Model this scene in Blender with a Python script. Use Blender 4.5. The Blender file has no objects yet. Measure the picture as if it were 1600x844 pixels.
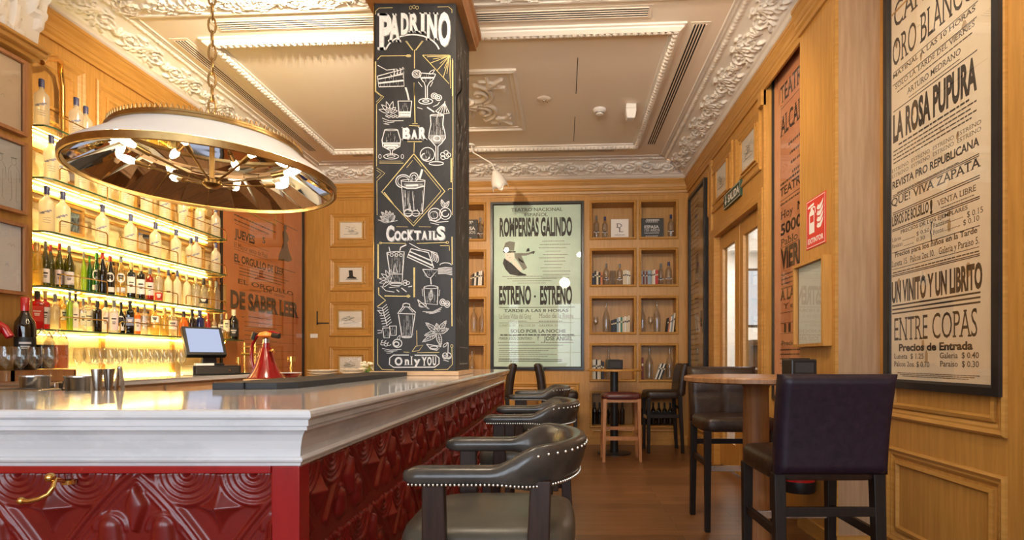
import bpy, bmesh, math, random
import numpy as np
from mathutils import Vector, Matrix
rnd = random.Random(7)
PI = math.pi
sc = bpy.context.scene
COL = sc.collection
# ------------------------------------------------------------------ camera, world, sun, exposure
F, CX, CY, HC = 860.0, 880.0, 560.0, 1.22      # focal length and optical axis in pixels of the 1600x844 frame, eye height in metres
cam_d = bpy.data.cameras.new('camera'); cam = bpy.data.objects.new('camera', cam_d); COL.objects.link(cam)
cam.location = (0, 0, HC); cam.rotation_euler = (PI/2, 0, 0)
cam_d.sensor_fit = 'HORIZONTAL'; cam_d.sensor_width = 36; cam_d.lens = 36*F/1600
cam_d.shift_x = (800-CX)/1600; cam_d.shift_y = (CY-422)/1600
cam_d.clip_start = .05
sc.camera = cam
sc.view_settings.view_transform = 'Standard'
try: sc.view_settings.look = 'None'
except Exception: pass
sc.view_settings.gamma = 1.0
sc.view_settings.use_curve_mapping = False
sc.view_settings.exposure = 0.0
try:
    sc.cycles.max_bounces = 10; sc.cycles.transparent_max_bounces = 24
    sc.cycles.diffuse_bounces = 5; sc.cycles.glossy_bounces = 4
    sc.cycles.sample_clamp_indirect = 6.0
    sc.cycles.use_denoising = True
    sc.cycles.caustics_reflective = False; sc.cycles.caustics_refractive = False
except Exception: pass
world = bpy.data.worlds.new('sky'); sc.world = world; world.use_nodes = True
world.node_tree.nodes['Background'].inputs[0].default_value = (.80, .88, 1.0, 1)
world.node_tree.nodes['Background'].inputs[1].default_value = 1.6
WARM = (1.0, .66, .30); WARMER = (1.0, .58, .20); DAY = (.78, .89, 1.0); SPOTC = (1.0, .80, .56)
def area(name, loc, rot, sx, sy, power, color, spread=PI):
    d = bpy.data.lights.new(name, 'AREA'); d.shape = 'RECTANGLE'; d.size = sx; d.size_y = sy
    d.energy = power; d.color = color; d.spread = spread
    o = bpy.data.objects.new(name, d); o.location = loc; o.rotation_euler = rot; COL.objects.link(o); return o
def spot(name, loc, target, power, color, angle=110, size=.05):
    d = bpy.data.lights.new(name, 'SPOT'); d.energy = power; d.color = color; d.spot_size = math.radians(angle); d.spot_blend = .8
    d.shadow_soft_size = size
    o = bpy.data.objects.new(name, d); o.location = loc
    o.rotation_euler = (Vector(target)-Vector(loc)).to_track_quat('-Z', 'Y').to_euler(); COL.objects.link(o); return o
# daylight through the three street windows behind the camera
WINDOWS = [(-3.0, -1.75), (-1.35, .1), (.35, 1.75)]
ZREAR = -2.6
for i, (a, b) in enumerate(WINDOWS):
    area('window_daylight', ((a+b)/2, ZREAR-.12, 2.0), (-PI/2, 0, PI), b-a, 2.2, (62, 74, 82)[i], DAY)
FILL_SPOTS = [(-.2, 2.6, 3.86), (1.0, 1.3, 3.86), (1.05, 3.3, 3.86), (-1.7, 3.25, 3.86)]  # added fill spotlights above the view, for brighter walls and posters
GLOBES = [(.45, 2.75, 3.18), (-.55, 2.3, 3.05)]

# ------------------------------------------------------------------ materials
def newmat(name):
    m = bpy.data.materials.new(name); m.use_nodes = True
    nt = m.node_tree; return m, nt, nt.nodes['Principled BSDF']
def setp(b, **k):
    for a, v in k.items():
        b.inputs[a.replace('_', ' ')].default_value = v if not isinstance(v, tuple) or len(v) == 4 else (*v, 1)
def noise_mix(nt, c1, c2, scale, stretch=(1, 1, 1), detail=4, rough=.6, lo=.35, hi=.65, coord='Object'):
    N = nt.nodes; L = nt.links
    tc = N.new('ShaderNodeTexCoord'); mp = N.new('ShaderNodeMapping'); mp.inputs['Scale'].default_value = stretch
    L.new(tc.outputs[coord], mp.inputs[0])
    n = N.new('ShaderNodeTexNoise'); n.inputs['Scale'].default_value = scale; n.inputs['Detail'].default_value = detail; n.inputs['Roughness'].default_value = rough
    L.new(mp.outputs[0], n.inputs['Vector'])
    r = N.new('ShaderNodeValToRGB'); r.color_ramp.elements[0].position = lo; r.color_ramp.elements[1].position = hi
    r.color_ramp.elements[0].color = (*c1, 1); r.color_ramp.elements[1].color = (*c2, 1)
    L.new(n.outputs['Fac'], r.inputs[0]); return r, n, mp
def plain(name, c, rough=.5, metal=0, c2=None, scale=6, stretch=(1, 1, 1), bump=0, coat=0, spec=.5, lo=.35, hi=.65, sheen=0):
    m, nt, b = newmat(name); setp(b, Base_Color=c, Roughness=rough, Metallic=metal)
    b.inputs['Coat Weight'].default_value = coat; b.inputs['Coat Roughness'].default_value = .06; b.inputs['Specular IOR Level'].default_value = spec
    if c2 or bump:
        r, n, mp = noise_mix(nt, c, c2 or c, scale, stretch, lo=lo, hi=hi)
        if c2: nt.links.new(r.outputs[0], b.inputs['Base Color'])
        if bump:
            bp = nt.nodes.new('ShaderNodeBump'); bp.inputs['Strength'].default_value = bump; bp.inputs['Distance'].default_value = .01
            nt.links.new(n.outputs['Fac'], bp.inputs['Height']); nt.links.new(bp.outputs[0], b.inputs['Normal'])
    return m
def emit(name, c, s):
    m = bpy.data.materials.new(name); m.use_nodes = True; nt = m.node_tree; nt.nodes.clear()
    e = nt.nodes.new('ShaderNodeEmission'); e.inputs[0].default_value = (*c, 1); e.inputs[1].default_value = s
    o = nt.nodes.new('ShaderNodeOutputMaterial'); nt.links.new(e.outputs[0], o.inputs[0]); return m
def glass(name, tint=(1, 1, 1), refl=.10, edge=.55, body=None, bodyfac=0, rough=.03):
    """thin glass: see-through with a tint, mirror-like towards grazing angles, optionally some cloudy body"""
    m = bpy.data.materials.new(name); m.use_nodes = True; nt = m.node_tree; nt.nodes.clear(); N = nt.nodes; L = nt.links
    t = N.new('ShaderNodeBsdfTransparent'); t.inputs[0].default_value = (*tint, 1)
    g = N.new('ShaderNodeBsdfGlossy'); g.inputs['Roughness'].default_value = rough
    lw = N.new('ShaderNodeLayerWeight'); lw.inputs[0].default_value = .35
    mr = N.new('ShaderNodeMapRange'); mr.inputs['To Min'].default_value = refl; mr.inputs['To Max'].default_value = edge
    L.new(lw.outputs['Facing'], mr.inputs['Value'])
    base = t
    if body:
        d = N.new('ShaderNodeBsdfDiffuse'); d.inputs[0].default_value = (*body, 1)
        tr = N.new('ShaderNodeBsdfTranslucent'); tr.inputs[0].default_value = (*body, 1)
        a = N.new('ShaderNodeMixShader'); a.inputs[0].default_value = .78; L.new(d.outputs[0], a.inputs[1]); L.new(tr.outputs[0], a.inputs[2])
        c = N.new('ShaderNodeMixShader'); c.inputs[0].default_value = bodyfac; L.new(t.outputs[0], c.inputs[1]); L.new(a.outputs[0], c.inputs[2]); base = c
    mx = N.new('ShaderNodeMixShader'); L.new(mr.outputs[0], mx.inputs[0]); L.new(base.outputs[0], mx.inputs[1]); L.new(g.outputs[0], mx.inputs[2])
    o = N.new('ShaderNodeOutputMaterial'); L.new(mx.outputs[0], o.inputs[0]); return m
M = {}
M['wood'] = plain('honey_oak', (.41, .20, .040), .40, c2=(.55, .285, .070), scale=3.2, stretch=(14, 14, .9), spec=.45, lo=.3, hi=.7)
M['wood_h'] = plain('honey_oak_rail', (.41, .20, .040), .38, c2=(.55, .285, .070), scale=3.2, stretch=(1.2, 1.2, 16), lo=.3, hi=.7)
M['wood_dark'] = plain('capital_oak', (.26, .11, .035), .4, c2=(.36, .16, .05), scale=4, stretch=(2, 2, 12))
M['wood_pale'] = plain('pale_beech', (.62, .40, .22), .45, c2=(.72, .48, .28), scale=4, stretch=(2, 2, 10))
M['wood_table'] = plain('oiled_walnut', (.22, .10, .04), .35, c2=(.36, .18, .075), scale=5, stretch=(8, 8, .8))
M['wood_ebony'] = plain('ebonised_wood', (.010, .007, .006), .42, c2=(.018, .012, .010), scale=8, stretch=(9, 9, 1), spec=.3)
M['wood_brownleg'] = plain('dark_stained_wood', (.022, .011, .008), .4, c2=(.04, .02, .013), scale=8, stretch=(9, 9, 1), spec=.3)
M['wood_stool'] = plain('reddish_beech', (.36, .15, .055), .4, c2=(.46, .21, .08), scale=5, stretch=(9, 9, 1))
M['plaster'] = plain('painted_plaster', (.80, .76, .70), .75, c2=(.86, .82, .76), scale=3)
M['ceiling'] = plain('ceiling_paint', (.88, .80, .69), .8, c2=(.90, .82, .71), scale=1.2)
M['blackslot'] = plain('vent_black', (.01, .01, .01), .7)
M['red'] = plain('oxblood_gloss_paint', (.135, .006, .005), .32, c2=(.17, .008, .006), scale=9, bump=.04, coat=.12)
M['redpost'] = plain('red_gloss_post', (.26, .007, .008), .3, c2=(.31, .009, .010), scale=5, stretch=(6, 6, 1), coat=.3)
M['blackboard'] = plain('blackboard_slate', (.022, .023, .025), .5, c2=(.040, .040, .042), scale=4, stretch=(2, 2, .7), spec=.35)
M['chalk'] = plain('white_chalk', (.86, .86, .85), .9, c2=(.70, .70, .70), scale=60)
M['chalkgrey'] = plain('smudged_chalk', (.20, .20, .20), .9, c2=(.34, .34, .34), scale=40)
M['chalkgold'] = plain('gold_chalk', (.80, .66, .30), .7, c2=(.66, .52, .20), scale=50)
M['brass'] = plain('polished_brass', (.78, .50, .16), .22, 1, c2=(.70, .42, .12), scale=10)
M['gold'] = plain('aged_gold', (.46, .30, .12), .32, 1, c2=(.34, .21, .08), scale=14)
M['steel'] = plain('brushed_steel', (.60, .58, .55), .25, 1, c2=(.50, .48, .46), scale=8, stretch=(20, 20, 1))
M['mirror'] = plain('mirror_glass', (.80, .76, .70), .03, 1)
M['enamel'] = plain('white_enamel', (.80, .82, .84), .3, c2=(.76, .78, .80), scale=5, coat=.3)
M['black'] = plain('satin_black', (.012, .012, .013), .35)
M['blackframe'] = plain('black_lacquer_frame', (.010, .010, .011), .3, c2=(.018, .017, .017), scale=7)
M['rubber'] = plain('black_rubber', (.028, .030, .034), .6, bump=.2, scale=60)
M['white'] = plain('white_card', (.84, .82, .78), .6)
M['plastic_white'] = plain('white_plastic', (.82, .80, .77), .4)
M['leather_dark'] = plain('brown_black_leather', (.017, .009, .006), .36, c2=(.032, .017, .011), scale=30, bump=.25, spec=.4)
M['leather_plum'] = plain('plum_leather', (.011, .006, .014), .46, c2=(.019, .010, .021), scale=26, bump=.2, spec=.35)
M['leather_olive'] = plain('worn_olive_leather', (.055, .050, .038), .33, c2=(.105, .095, .072), scale=6, bump=.12, lo=.3, hi=.75)
M['leather_arm'] = plain('worn_black_leather', (.030, .027, .024), .26, c2=(.085, .072, .06), scale=9, bump=.1, lo=.35, hi=.8)
M['leather_red'] = plain('maroon_leather', (.07, .012, .012), .3, c2=(.10, .02, .016), scale=20, bump=.2)
M['nail'] = plain('brass_nailhead', (.55, .48, .38), .28, 1)
M['ink'] = plain('poster_ink', (.014, .013, .012), .6)
M['ink_brown'] = plain('faded_brown_ink', (.07, .045, .025), .7)
M['ink_grey'] = plain('faded_grey_ink', (.22, .23, .20), .8)
M['paper_cream'] = plain('aged_cream_paper', (.78, .64, .45), .7, c2=(.86, .74, .55), scale=2.2, lo=.3, hi=.62)
M['paper_green'] = plain('pale_green_paper', (.48, .66, .57), .7, c2=(.60, .76, .67), scale=2.5)
M['paper_orange'] = plain('orange_poster_paper', (.58, .17, .045), .6, c2=(.66, .21, .06), scale=3)
M['paper_salmon'] = plain('salmon_poster_paper', (.62, .24, .11), .6, c2=(.70, .32, .17), scale=3)
M['paper_brown'] = plain('brown_poster_paper', (.34, .25, .15), .6, c2=(.44, .34, .22), scale=4)
M['print'] = plain('print_paper', (.76, .71, .62), .6, c2=(.82, .77, .68), scale=5)
M['drawing'] = plain('grey_drawing_paper', (.56, .54, .48), .5, c2=(.60, .58, .52), scale=3)
M['drawing_tan'] = plain('tan_drawing_paper', (.62, .47, .31), .5, c2=(.68, .52, .35), scale=3)
M['pane'] = glass('frame_pane', (1, 1, 1), .03, .5, rough=.0)
M['doorpane'] = glass('door_pane', (.96, .97, .97), .05, .5, rough=.0)
M['shelfglass'] = glass('shelf_glass', (.90, .96, .90), .08, .6)
M['glassedge'] = plain('green_glass_edge', (.04, .085, .035), .15)
M['clear'] = glass('clear_glass', (.97, .98, .97), .06, .45)
M['clearbottle'] = glass('clear_bottle_glass', (.93, .94, .93), .08, .5, (.85, .84, .82), .16)
M['frost'] = glass('frosted_bottle_glass', (.95, .93, .85), .05, .25, (.98, .96, .90), .58, rough=.2)
M['amber'] = glass('pale_amber_glass', (.95, .80, .40), .08, .5, (.80, .62, .20), .25)
M['lime'] = glass('lime_glass', (.60, .80, .10), .08, .5, (.50, .70, .04), .45)
M['green'] = glass('green_glass', (.10, .42, .06), .08, .5, (.03, .22, .02), .45)
M['olive'] = glass('olive_glass', (.34, .36, .06), .08, .5, (.10, .10, .015), .40)
M['darkglass'] = glass('dark_bottle_glass', (.05, .035, .02), .08, .5, (.012, .010, .008), .75)
M['blueglass'] = glass('blue_glass', (.10, .16, .55), .08, .5, (.03, .05, .28), .6)
M['redglass'] = glass('red_liquor', (.65, .03, .02), .08, .5, (.5, .02, .02), .6)
M['cola'] = glass('amber_syrup', (.95, .42, .08), .05, .3, (.85, .34, .05), .6)
M['brownsyrup'] = glass('brown_syrup', (.10, .03, .015), .06, .45, (.05, .02, .012), .8)
M['cap_blue'] = plain('navy_cap', (.045, .05, .13), .4)
M['cap_black'] = plain('black_cap', (.015, .013, .012), .4)
M['cap_red'] = plain('red_cap', (.50, .03, .02), .4)
M['cap_green'] = plain('green_cap', (.05, .30, .03), .4)
M['cap_grey'] = plain('grey_cap', (.20, .20, .19), .4)
M['cap_gold'] = plain('gold_cap', (.65, .45, .18), .35, .6)
M['label_white'] = plain('white_bottle_label', (.78, .72, .68), .6, c2=(.70, .62, .58), scale=30)
M['label_pink'] = plain('pinkish_bottle_label', (.72, .55, .52), .6, c2=(.80, .66, .62), scale=25)
M['label_black'] = plain('black_bottle_label', (.02, .018, .016), .5)
M['label_red'] = plain('red_bottle_label', (.55, .04, .025), .5)
M['label_cream'] = plain('cream_bottle_label', (.74, .68, .45), .6)
M['label_blue'] = plain('blue_grey_label', (.18, .20, .30), .6)
M['redgloss'] = plain('red_glossy_plastic', (.62, .02, .02), .22, coat=.6)
M['redmetal'] = plain('red_enamelled_metal', (.24, .006, .008), .18, c2=(.19, .005, .006), scale=10, coat=.7)
M['orange'] = plain('orange_peel', (.80, .22, .03), .45, bump=.3, scale=60)
M['screen'] = emit('till_screen_glow', (.62, .70, .95), .85)
M['bulb'] = emit('lamp_filament_glow', (1.0, .80, .52), 60)
M['globe'] = emit('opal_globe_glow', (1.0, .84, .62), 52)
M['led'] = emit('led_strip_glow', (1.0, .67, .23), 70)
M['tracklamp'] = emit('spot_lamp_glow', (1.0, .86, .66), 10)
M['signred'] = plain('red_sign', (.66, .05, .03), .4)
M['signwhite'] = plain('white_sign_print', (.85, .83, .80), .5)
M['signgreen'] = plain('dark_green_sign', (.012, .05, .025), .4)
M['corridor'] = plain('corridor_white', (.82, .80, .76), .7)
M['flower'] = plain('white_petals', (.85, .80, .62), .7)
M['china'] = plain('white_china', (.84, .81, .76), .25, coat=.3)
def marble():
    m, nt, b = newmat('white_marble'); setp(b, Roughness=.10); b.inputs['Coat Weight'].default_value = .2; b.inputs['Coat Roughness'].default_value = .05
    r, n, mp = noise_mix(nt, (.58, .605, .63), (.70, .715, .73), 1.3, (1.0, 1.6, 4.5), detail=7, rough=.6, lo=.34, hi=.60)
    r2, n2, mp2 = noise_mix(nt, (.45, .45, .46), (1, 1, 1), 2.3, (.7, 1.2, 2.0), detail=10, rough=.7, lo=.485, hi=.53)
    mx = nt.nodes.new('ShaderNodeMix'); mx.data_type = 'RGBA'; mx.blend_type = 'MULTIPLY'; mx.inputs[0].default_value = .16
    nt.links.new(r.outputs[0], mx.inputs[6]); nt.links.new(r2.outputs[0], mx.inputs[7]); nt.links.new(mx.outputs[2], b.inputs['Base Color']); return m
M['marble'] = marble()
def floor_mat():
    m, nt, b = newmat('dark_wood_planks'); setp(b, Roughness=.34); N = nt.nodes; L = nt.links
    tc = N.new('ShaderNodeTexCoord'); br = N.new('ShaderNodeTexBrick')
    br.inputs['Scale'].default_value = 1; br.inputs['Brick Width'].default_value = 1.3; br.inputs['Row Height'].default_value = .115
    br.inputs['Mortar Size'].default_value = .0025; br.offset = .37
    br.inputs['Color1'].default_value = (.155, .070, .026, 1); br.inputs['Color2'].default_value = (.24, .112, .042, 1); br.inputs['Mortar'].default_value = (.05, .025, .012, 1)
    L.new(tc.outputs['Object'], br.inputs['Vector'])
    r, n, mp = noise_mix(nt, (.55, .5, .45), (1.15, 1.1, 1.05), 3, (1.2, 22, 1), lo=.25, hi=.75)
    mx = N.new('ShaderNodeMix'); mx.data_type = 'RGBA'; mx.blend_type = 'MULTIPLY'; mx.inputs[0].default_value = 1
    L.new(br.outputs['Color'], mx.inputs[6]); L.new(r.outputs[0], mx.inputs[7]); L.new(mx.outputs[2], b.inputs['Base Color'])
    return m
M['floor'] = floor_mat()

# ------------------------------------------------------------------ mesh helpers
class MB:
    def __init__(s): s.v = []; s.f = []
    def add(s, vs, fs):
        o = len(s.v); s.v.extend([tuple(map(float, p)) for p in vs]); s.f.extend([tuple(o+i for i in f) for f in fs]); return s
    def box(s, x0, x1, y0, y1, z0, z1):
        v = [(x, y, z) for z in (z0, z1) for y in (y0, y1) for x in (x0, x1)]
        return s.add(v, [(0, 2, 3, 1), (4, 5, 7, 6), (0, 1, 5, 4), (2, 6, 7, 3), (0, 4, 6, 2), (1, 3, 7, 5)])
    def mbox(s, T, a0, a1, b0, b1, c0, c1):
        v = [T(a, b, c) for c in (c0, c1) for b in (b0, b1) for a in (a0, a1)]
        return s.add(v, [(0, 2, 3, 1), (4, 5, 7, 6), (0, 1, 5, 4), (2, 6, 7, 3), (0, 4, 6, 2), (1, 3, 7, 5)])
    def taper(s, c0, c1, w0, d0, w1, d1):
        """four-sided bar from base centre c0 to top centre c1"""
        v = []
        for c, w, d in ((c0, w0, d0), (c1, w1, d1)):
            for dx, dy in ((-1, -1), (1, -1), (1, 1), (-1, 1)): v.append((c[0]+dx*w/2, c[1]+dy*d/2, c[2]))
        return s.add(v, [(3, 2, 1, 0), (4, 5, 6, 7), (0, 1, 5, 4), (1, 2, 6, 5), (2, 3, 7, 6), (3, 0, 4, 7)])
    def lathe(s, prof, seg=20, c=(0, 0, 0), a0=0, a1=2*PI, sx=1, sy=1):
        full = abs(a1-a0-2*PI) < 1e-6; n = seg if full else seg+1; vs = []; fs = []
        for r, z in prof:
            for k in range(n):
                a = a0+(a1-a0)*k/seg; vs.append((c[0]+r*math.cos(a)*sx, c[1]+r*math.sin(a)*sy, c[2]+z))
        for i in range(len(prof)-1):
            for k in range(seg):
                k2 = (k+1) % n if full else k+1
                fs.append((i*n+k, i*n+k2, (i+1)*n+k2, (i+1)*n+k))
        return s.add(vs, fs)
    def tube(s, pts, r, seg=8, cap=True, r1=None):
        pts = [Vector(p) for p in pts]; vs = []; fs = []; n = len(pts); prev = None
        for i, p in enumerate(pts):
            t = (pts[min(i+1, n-1)]-pts[max(i-1, 0)]).normalized()
            if prev is None:
                u = t.orthogonal().normalized()
            else:
                u = (prev - t*prev.dot(t)); u = u.normalized() if u.length > 1e-6 else t.orthogonal().normalized()
            prev = u; w = t.cross(u); rr = r if r1 is None else r+(r1-r)*i/(n-1)
            for k in range(seg):
                a = 2*PI*k/seg; q = p+u*(rr*math.cos(a))+w*(rr*math.sin(a)); vs.append(q)
        for i in range(n-1):
            for k in range(seg): fs.append((i*seg+k, i*seg+(k+1) % seg, (i+1)*seg+(k+1) % seg, (i+1)*seg+k))
        if cap: fs.append(tuple(range(seg))[::-1]); fs.append(tuple(range((n-1)*seg, n*seg)))
        return s.add(vs, fs)
    def sphere(s, c, r, seg=8, rings=5, sz=1):
        return s.lathe([(max(1e-4, r*math.sin(PI*i/rings)), -r*sz*math.cos(PI*i/rings)) for i in range(rings+1)], seg, c)
    def grid(s, P, closed=False):
        ny, nx = len(P), len(P[0]); vs = [tuple(P[j][i]) for j in range(ny) for i in range(nx)]
        fs = [(j*nx+i, j*nx+i+1, (j+1)*nx+i+1, (j+1)*nx+i) for j in range(ny-1) for i in range(nx-1)]
        if closed: fs += [(j*nx+nx-1, j*nx, (j+1)*nx, (j+1)*nx+nx-1) for j in range(ny-1)]
        return s.add(vs, fs)
    def ring(s, T, a0, a1, z0, z1, prof, cap=False):
        """mitred rectangular moulding; prof = [(inset, depth)], T(a, z, depth)"""
        vs = []; n = len(prof)
        for i, d in prof: vs += [T(a0+i, z0+i, d), T(a1-i, z0+i, d), T(a1-i, z1-i, d), T(a0+i, z1-i, d)]
        fs = [(j*4+k, j*4+(k+1) % 4, (j+1)*4+(k+1) % 4, (j+1)*4+k) for j in range(n-1) for k in range(4)]
        if cap: fs.append(tuple(range((n-1)*4, n*4)))
        return s.add(vs, fs)
    def rect(s, T, a0, a1, z0, z1, d):
        return s.add([T(a0, z0, d), T(a1, z0, d), T(a1, z1, d), T(a0, z1, d)], [(0, 1, 2, 3)])
    def poly(s, T, pts, d):
        return s.add([T(a, b, d) for a, b in pts], [tuple(range(len(pts)))])
    def ribbon(s, T, pts, w, d, taper=False, closed=False):
        pts = [Vector((p[0], p[1])) for p in pts]
        if closed: pts = pts+[pts[0]]
        n = len(pts)
        if n < 2: return s
        vs = []
        for i, p in enumerate(pts):
            t = pts[min(i+1, n-1)]-pts[max(i-1, 0)]
            if t.length < 1e-9: t = Vector((1, 0))
            t.normalize(); nn = Vector((-t.y, t.x)); ww = w*(1-.7*abs(2*i/(n-1)-1)) if taper else w
            a = p+nn*ww/2; b = p-nn*ww/2; vs += [T(a.x, a.y, d), T(b.x, b.y, d)]
        return s.add(vs, [(2*i, 2*i+1, 2*i+3, 2*i+2) for i in range(n-1)])
    def build(s, name, mat, parent=None, smooth=False, bevel=0, subsurf=0, solid=0, bseg=2, angle=40):
        me = bpy.data.meshes.new(name); me.from_pydata(s.v, [], s.f); me.update()
        bm = bmesh.new(); bm.from_mesh(me)
        if bevel or subsurf or smooth: bmesh.ops.remove_doubles(bm, verts=bm.verts, dist=1e-5)
        bmesh.ops.recalc_face_normals(bm, faces=bm.faces)
        bm.to_mesh(me); bm.free()
        me.materials.append(mat)
        if smooth:
            me.polygons.foreach_set('use_smooth', [True]*len(me.polygons))
            if angle < 180:
                try: me.set_sharp_from_angle(angle=math.radians(angle))
                except Exception: pass
        o = bpy.data.objects.new(name, me); COL.objects.link(o)
        if parent: o.parent = parent
        if bevel:
            b = o.modifiers.new('bevel', 'BEVEL'); b.width = bevel; b.segments = bseg; b.limit_method = 'ANGLE'; b.angle_limit = .6
        if subsurf:
            b = o.modifiers.new('sub', 'SUBSURF'); b.levels = subsurf; b.render_levels = subsurf
        if solid:
            b = o.modifiers.new('solid', 'SOLIDIFY'); b.thickness = solid
        return o
def thing(name, label, cat, loc=(0, 0, 0), rz=0, group=None):
    o = bpy.data.objects.new(name, None); COL.objects.link(o); o.empty_display_size = .1
    o.location = loc; o.rotation_euler = (0, 0, rz); o['label'] = label; o['category'] = cat
    if group: o['group'] = group
    return o
def tag(o, label, cat, group=None, kind=None):
    o['label'] = label; o['category'] = cat
    if group: o['group'] = group
    if kind: o['kind'] = kind
    return o
def struct(mb, name, mat, **k):
    o = mb.build(name, mat, **k); o['kind'] = 'structure'; return o
def kids(o): return [c for c in bpy.data.objects if c.parent == o]
def dup(root, loc, rz=0, label=None, group=None):
    r = root.copy(); COL.objects.link(r); r.location = loc; r.rotation_euler = (0, 0, rz)
    if label: r['label'] = label
    if group: r['group'] = group
    for ch in kids(root):
        c = ch.copy(); COL.objects.link(c); c.parent = r
        for g in kids(ch):
            d = g.copy(); COL.objects.link(d); d.parent = c
    return r
ORD = ['first', 'second', 'third', 'fourth', 'fifth', 'sixth', 'seventh', 'eighth', 'ninth', 'tenth', 'eleventh', 'twelfth', 'thirteenth',
       'fourteenth', 'fifteenth', 'sixteenth', 'seventeenth', 'eighteenth', 'nineteenth', 'twentieth', 'twenty-first', 'twenty-second', 'twenty-third', 'twenty-fourth', 'twenty-fifth', 'twenty-sixth']
# ------------------------------------------------------------------ lettering
_tc = {}
def text_geo(s, bold=0.0, serif=False):
    key = (s, bold, serif)
    if key in _tc: return _tc[key]
    cu = bpy.data.curves.new('t', 'FONT'); cu.body = s; cu.size = 1; cu.offset = bold; cu.resolution_u = 3; cu.fill_mode = 'FRONT'
    ob = bpy.data.objects.new('t', cu); COL.objects.link(ob)
    dg = bpy.context.evaluated_depsgraph_get(); ev = ob.evaluated_get(dg); me = ev.to_mesh()
    vs = [(v.co.x, v.co.y) for v in me.vertices]; fs = [tuple(p.vertices) for p in me.polygons]
    if serif:
        cnt = {}
        for f in fs:
            for i in range(len(f)):
                e = tuple(sorted((f[i], f[(i+1) % len(f)]))); cnt[e] = cnt.get(e, 0)+1
        ys = [v[1] for v in vs]; top = max(ys) if ys else 1
        for (a, b), c in cnt.items():
            if c != 1: continue
            ya, yb = vs[a][1], vs[b][1]; L = abs(vs[a][0]-vs[b][0])
            if abs(ya-yb) > .006 or not .02 < L < .3: continue
            for y0, sg in ((-bold, 1), (.69+bold, -1)):
                if abs(ya-y0) < .05:
                    x0, x1 = sorted((vs[a][0], vs[b][0])); x0 -= .075; x1 += .075; o = len(vs)
                    vs += [(x0, ya), (x1, ya), (x1, ya+sg*.05), (x0, ya+sg*.05)]; fs.append((o, o+1, o+2, o+3))
    ev.to_mesh_clear(); bpy.data.objects.remove(ob); bpy.data.curves.remove(cu)
    _tc[key] = (vs, fs); return vs, fs
def put_text(mb, T, s, a0, a1, z, h, d, bold=0.0, serif=False):
    """letters stretched to run from a0 to a1, standing on z, cap height h"""
    vs, fs = text_geo(s, bold, serif)
    if not vs: return
    xs = [v[0] for v in vs]; x0, x1 = min(xs), max(xs); k = (a1-a0)/max(1e-6, x1-x0); q = h/.70
    mb.add([T(a0+(x-x0)*k, z+y*q, d) for x, y in vs], fs)
def greek(mb, T, a0, a1, z, h, d, seed=0):
    """a line of small print too faint to read: broken dashes"""
    r = random.Random(seed); a = a0; sg = 1 if a1 > a0 else -1; L = abs(a1-a0)
    while abs(a-a0) < L*.98:
        w = min(r.uniform(.02, .07)*L+h*.5, L-abs(a-a0)); mb.rect(T, a, a+sg*w, z, z+h, d); a += sg*(w+h*.6)
# ================================================================== the room
XL, XR, XN = -3.75, 1.76, 2.0                    # left wall, right wall by the doors, right wall near the camera
ZC = HC+2.70                                     # ceiling
TANB = .053                                      # the far wall stands a few degrees off square
NB = Vector((-TANB, -1, 0)).normalized()
def yb(x): return 7.83-TANB*x
def T_back(s, z, d): return (s+NB.x*d, yb(s)+NB.y*d, z)
def T_right(y, z, d): return (XR-d, y, z)
def T_near(y, z, d): return (XN-d, y, z)
def T_left(y, z, d): return (XL+d, y, z)
def T_ceil(x, y, d): return (x, y-TANB*x, ZC-d)
def bpx(px, py):                                 # photo pixel -> (s, z) on the far wall
    u = px-CX; y = 7.83/(1+TANB*u/F); return u/F*y, HC+(CY-py)*y/F
def ry(px, X=None): return (XR if X is None else X)*F/(px-CX)      # photo column -> depth on a right-hand wall
def rz(px, py, X=None): return HC+(CY-py)*(XR if X is None else X)/(px-CX)

struct(MB().box(-4.0, 2.4, -2.8, 8.3, -.05, 0), 'floor', M['floor'])
struct(MB().box(-4.0, 2.4, -2.8, 8.3, ZC, ZC+.06), 'ceiling', M['ceiling'])
# ---- far wall with its book niches
ROWS = [(316.5, 370.5), (391.5, 444.5), (466, 519), (540, 593), (615, 665)]
COLS = [(700, 756), (925, 990.5), (1002, 1056)]
zr = [(bpx(990, b)[1], bpx(990, a)[1]) for a, b in ROWS]
sxs = [(bpx(a, 450)[0], bpx(b, 450)[0]) for a, b in COLS]
ND = .26
w = MB()
xs = sorted({XL, XR, *[e for c in sxs for e in c]}); zs = sorted({0, ZC, *[e for r in zr for e in r]})
def is_open(xm, zm):
    for ci, c in enumerate(sxs):
        if c[0] < xm < c[1]:
            for ri, r in enumerate(zr):
                if r[0] < zm < r[1]: return True
    return False
for i in range(len(xs)-1):
    for j in range(len(zs)-1):
        if not is_open((xs[i]+xs[i+1])/2, (zs[j]+zs[j+1])/2): w.rect(T_back, xs[i], xs[i+1], zs[j], zs[j+1], 0)
for c in sxs:
    for r in zr: w.ring(T_back, c[0], c[1], r[0], r[1], [(0, 0), (0, -ND)], cap=True)
w.mbox(T_back, XL-.2, XR+.3, 0, ZC, -ND-.1, -ND-.02)
wall_back = struct(w, 'wall_back', M['wood'])
for c in sxs:
    for r in zr:
        MB().ring(T_back, c[0]-.035, c[1]+.035, r[0]-.035, r[1]+.035, [(0, 0), (0, .012), (.012, .02), (.024, .014), (.033, .016), (.035, 0)]).build('niche_moulding', M['wood_h'], wall_back)
PANEL = [(0, 0), (0, .014), (.012, .022), (.03, .012), (.04, .012), (.055, .004), (.06, 0)]
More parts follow.
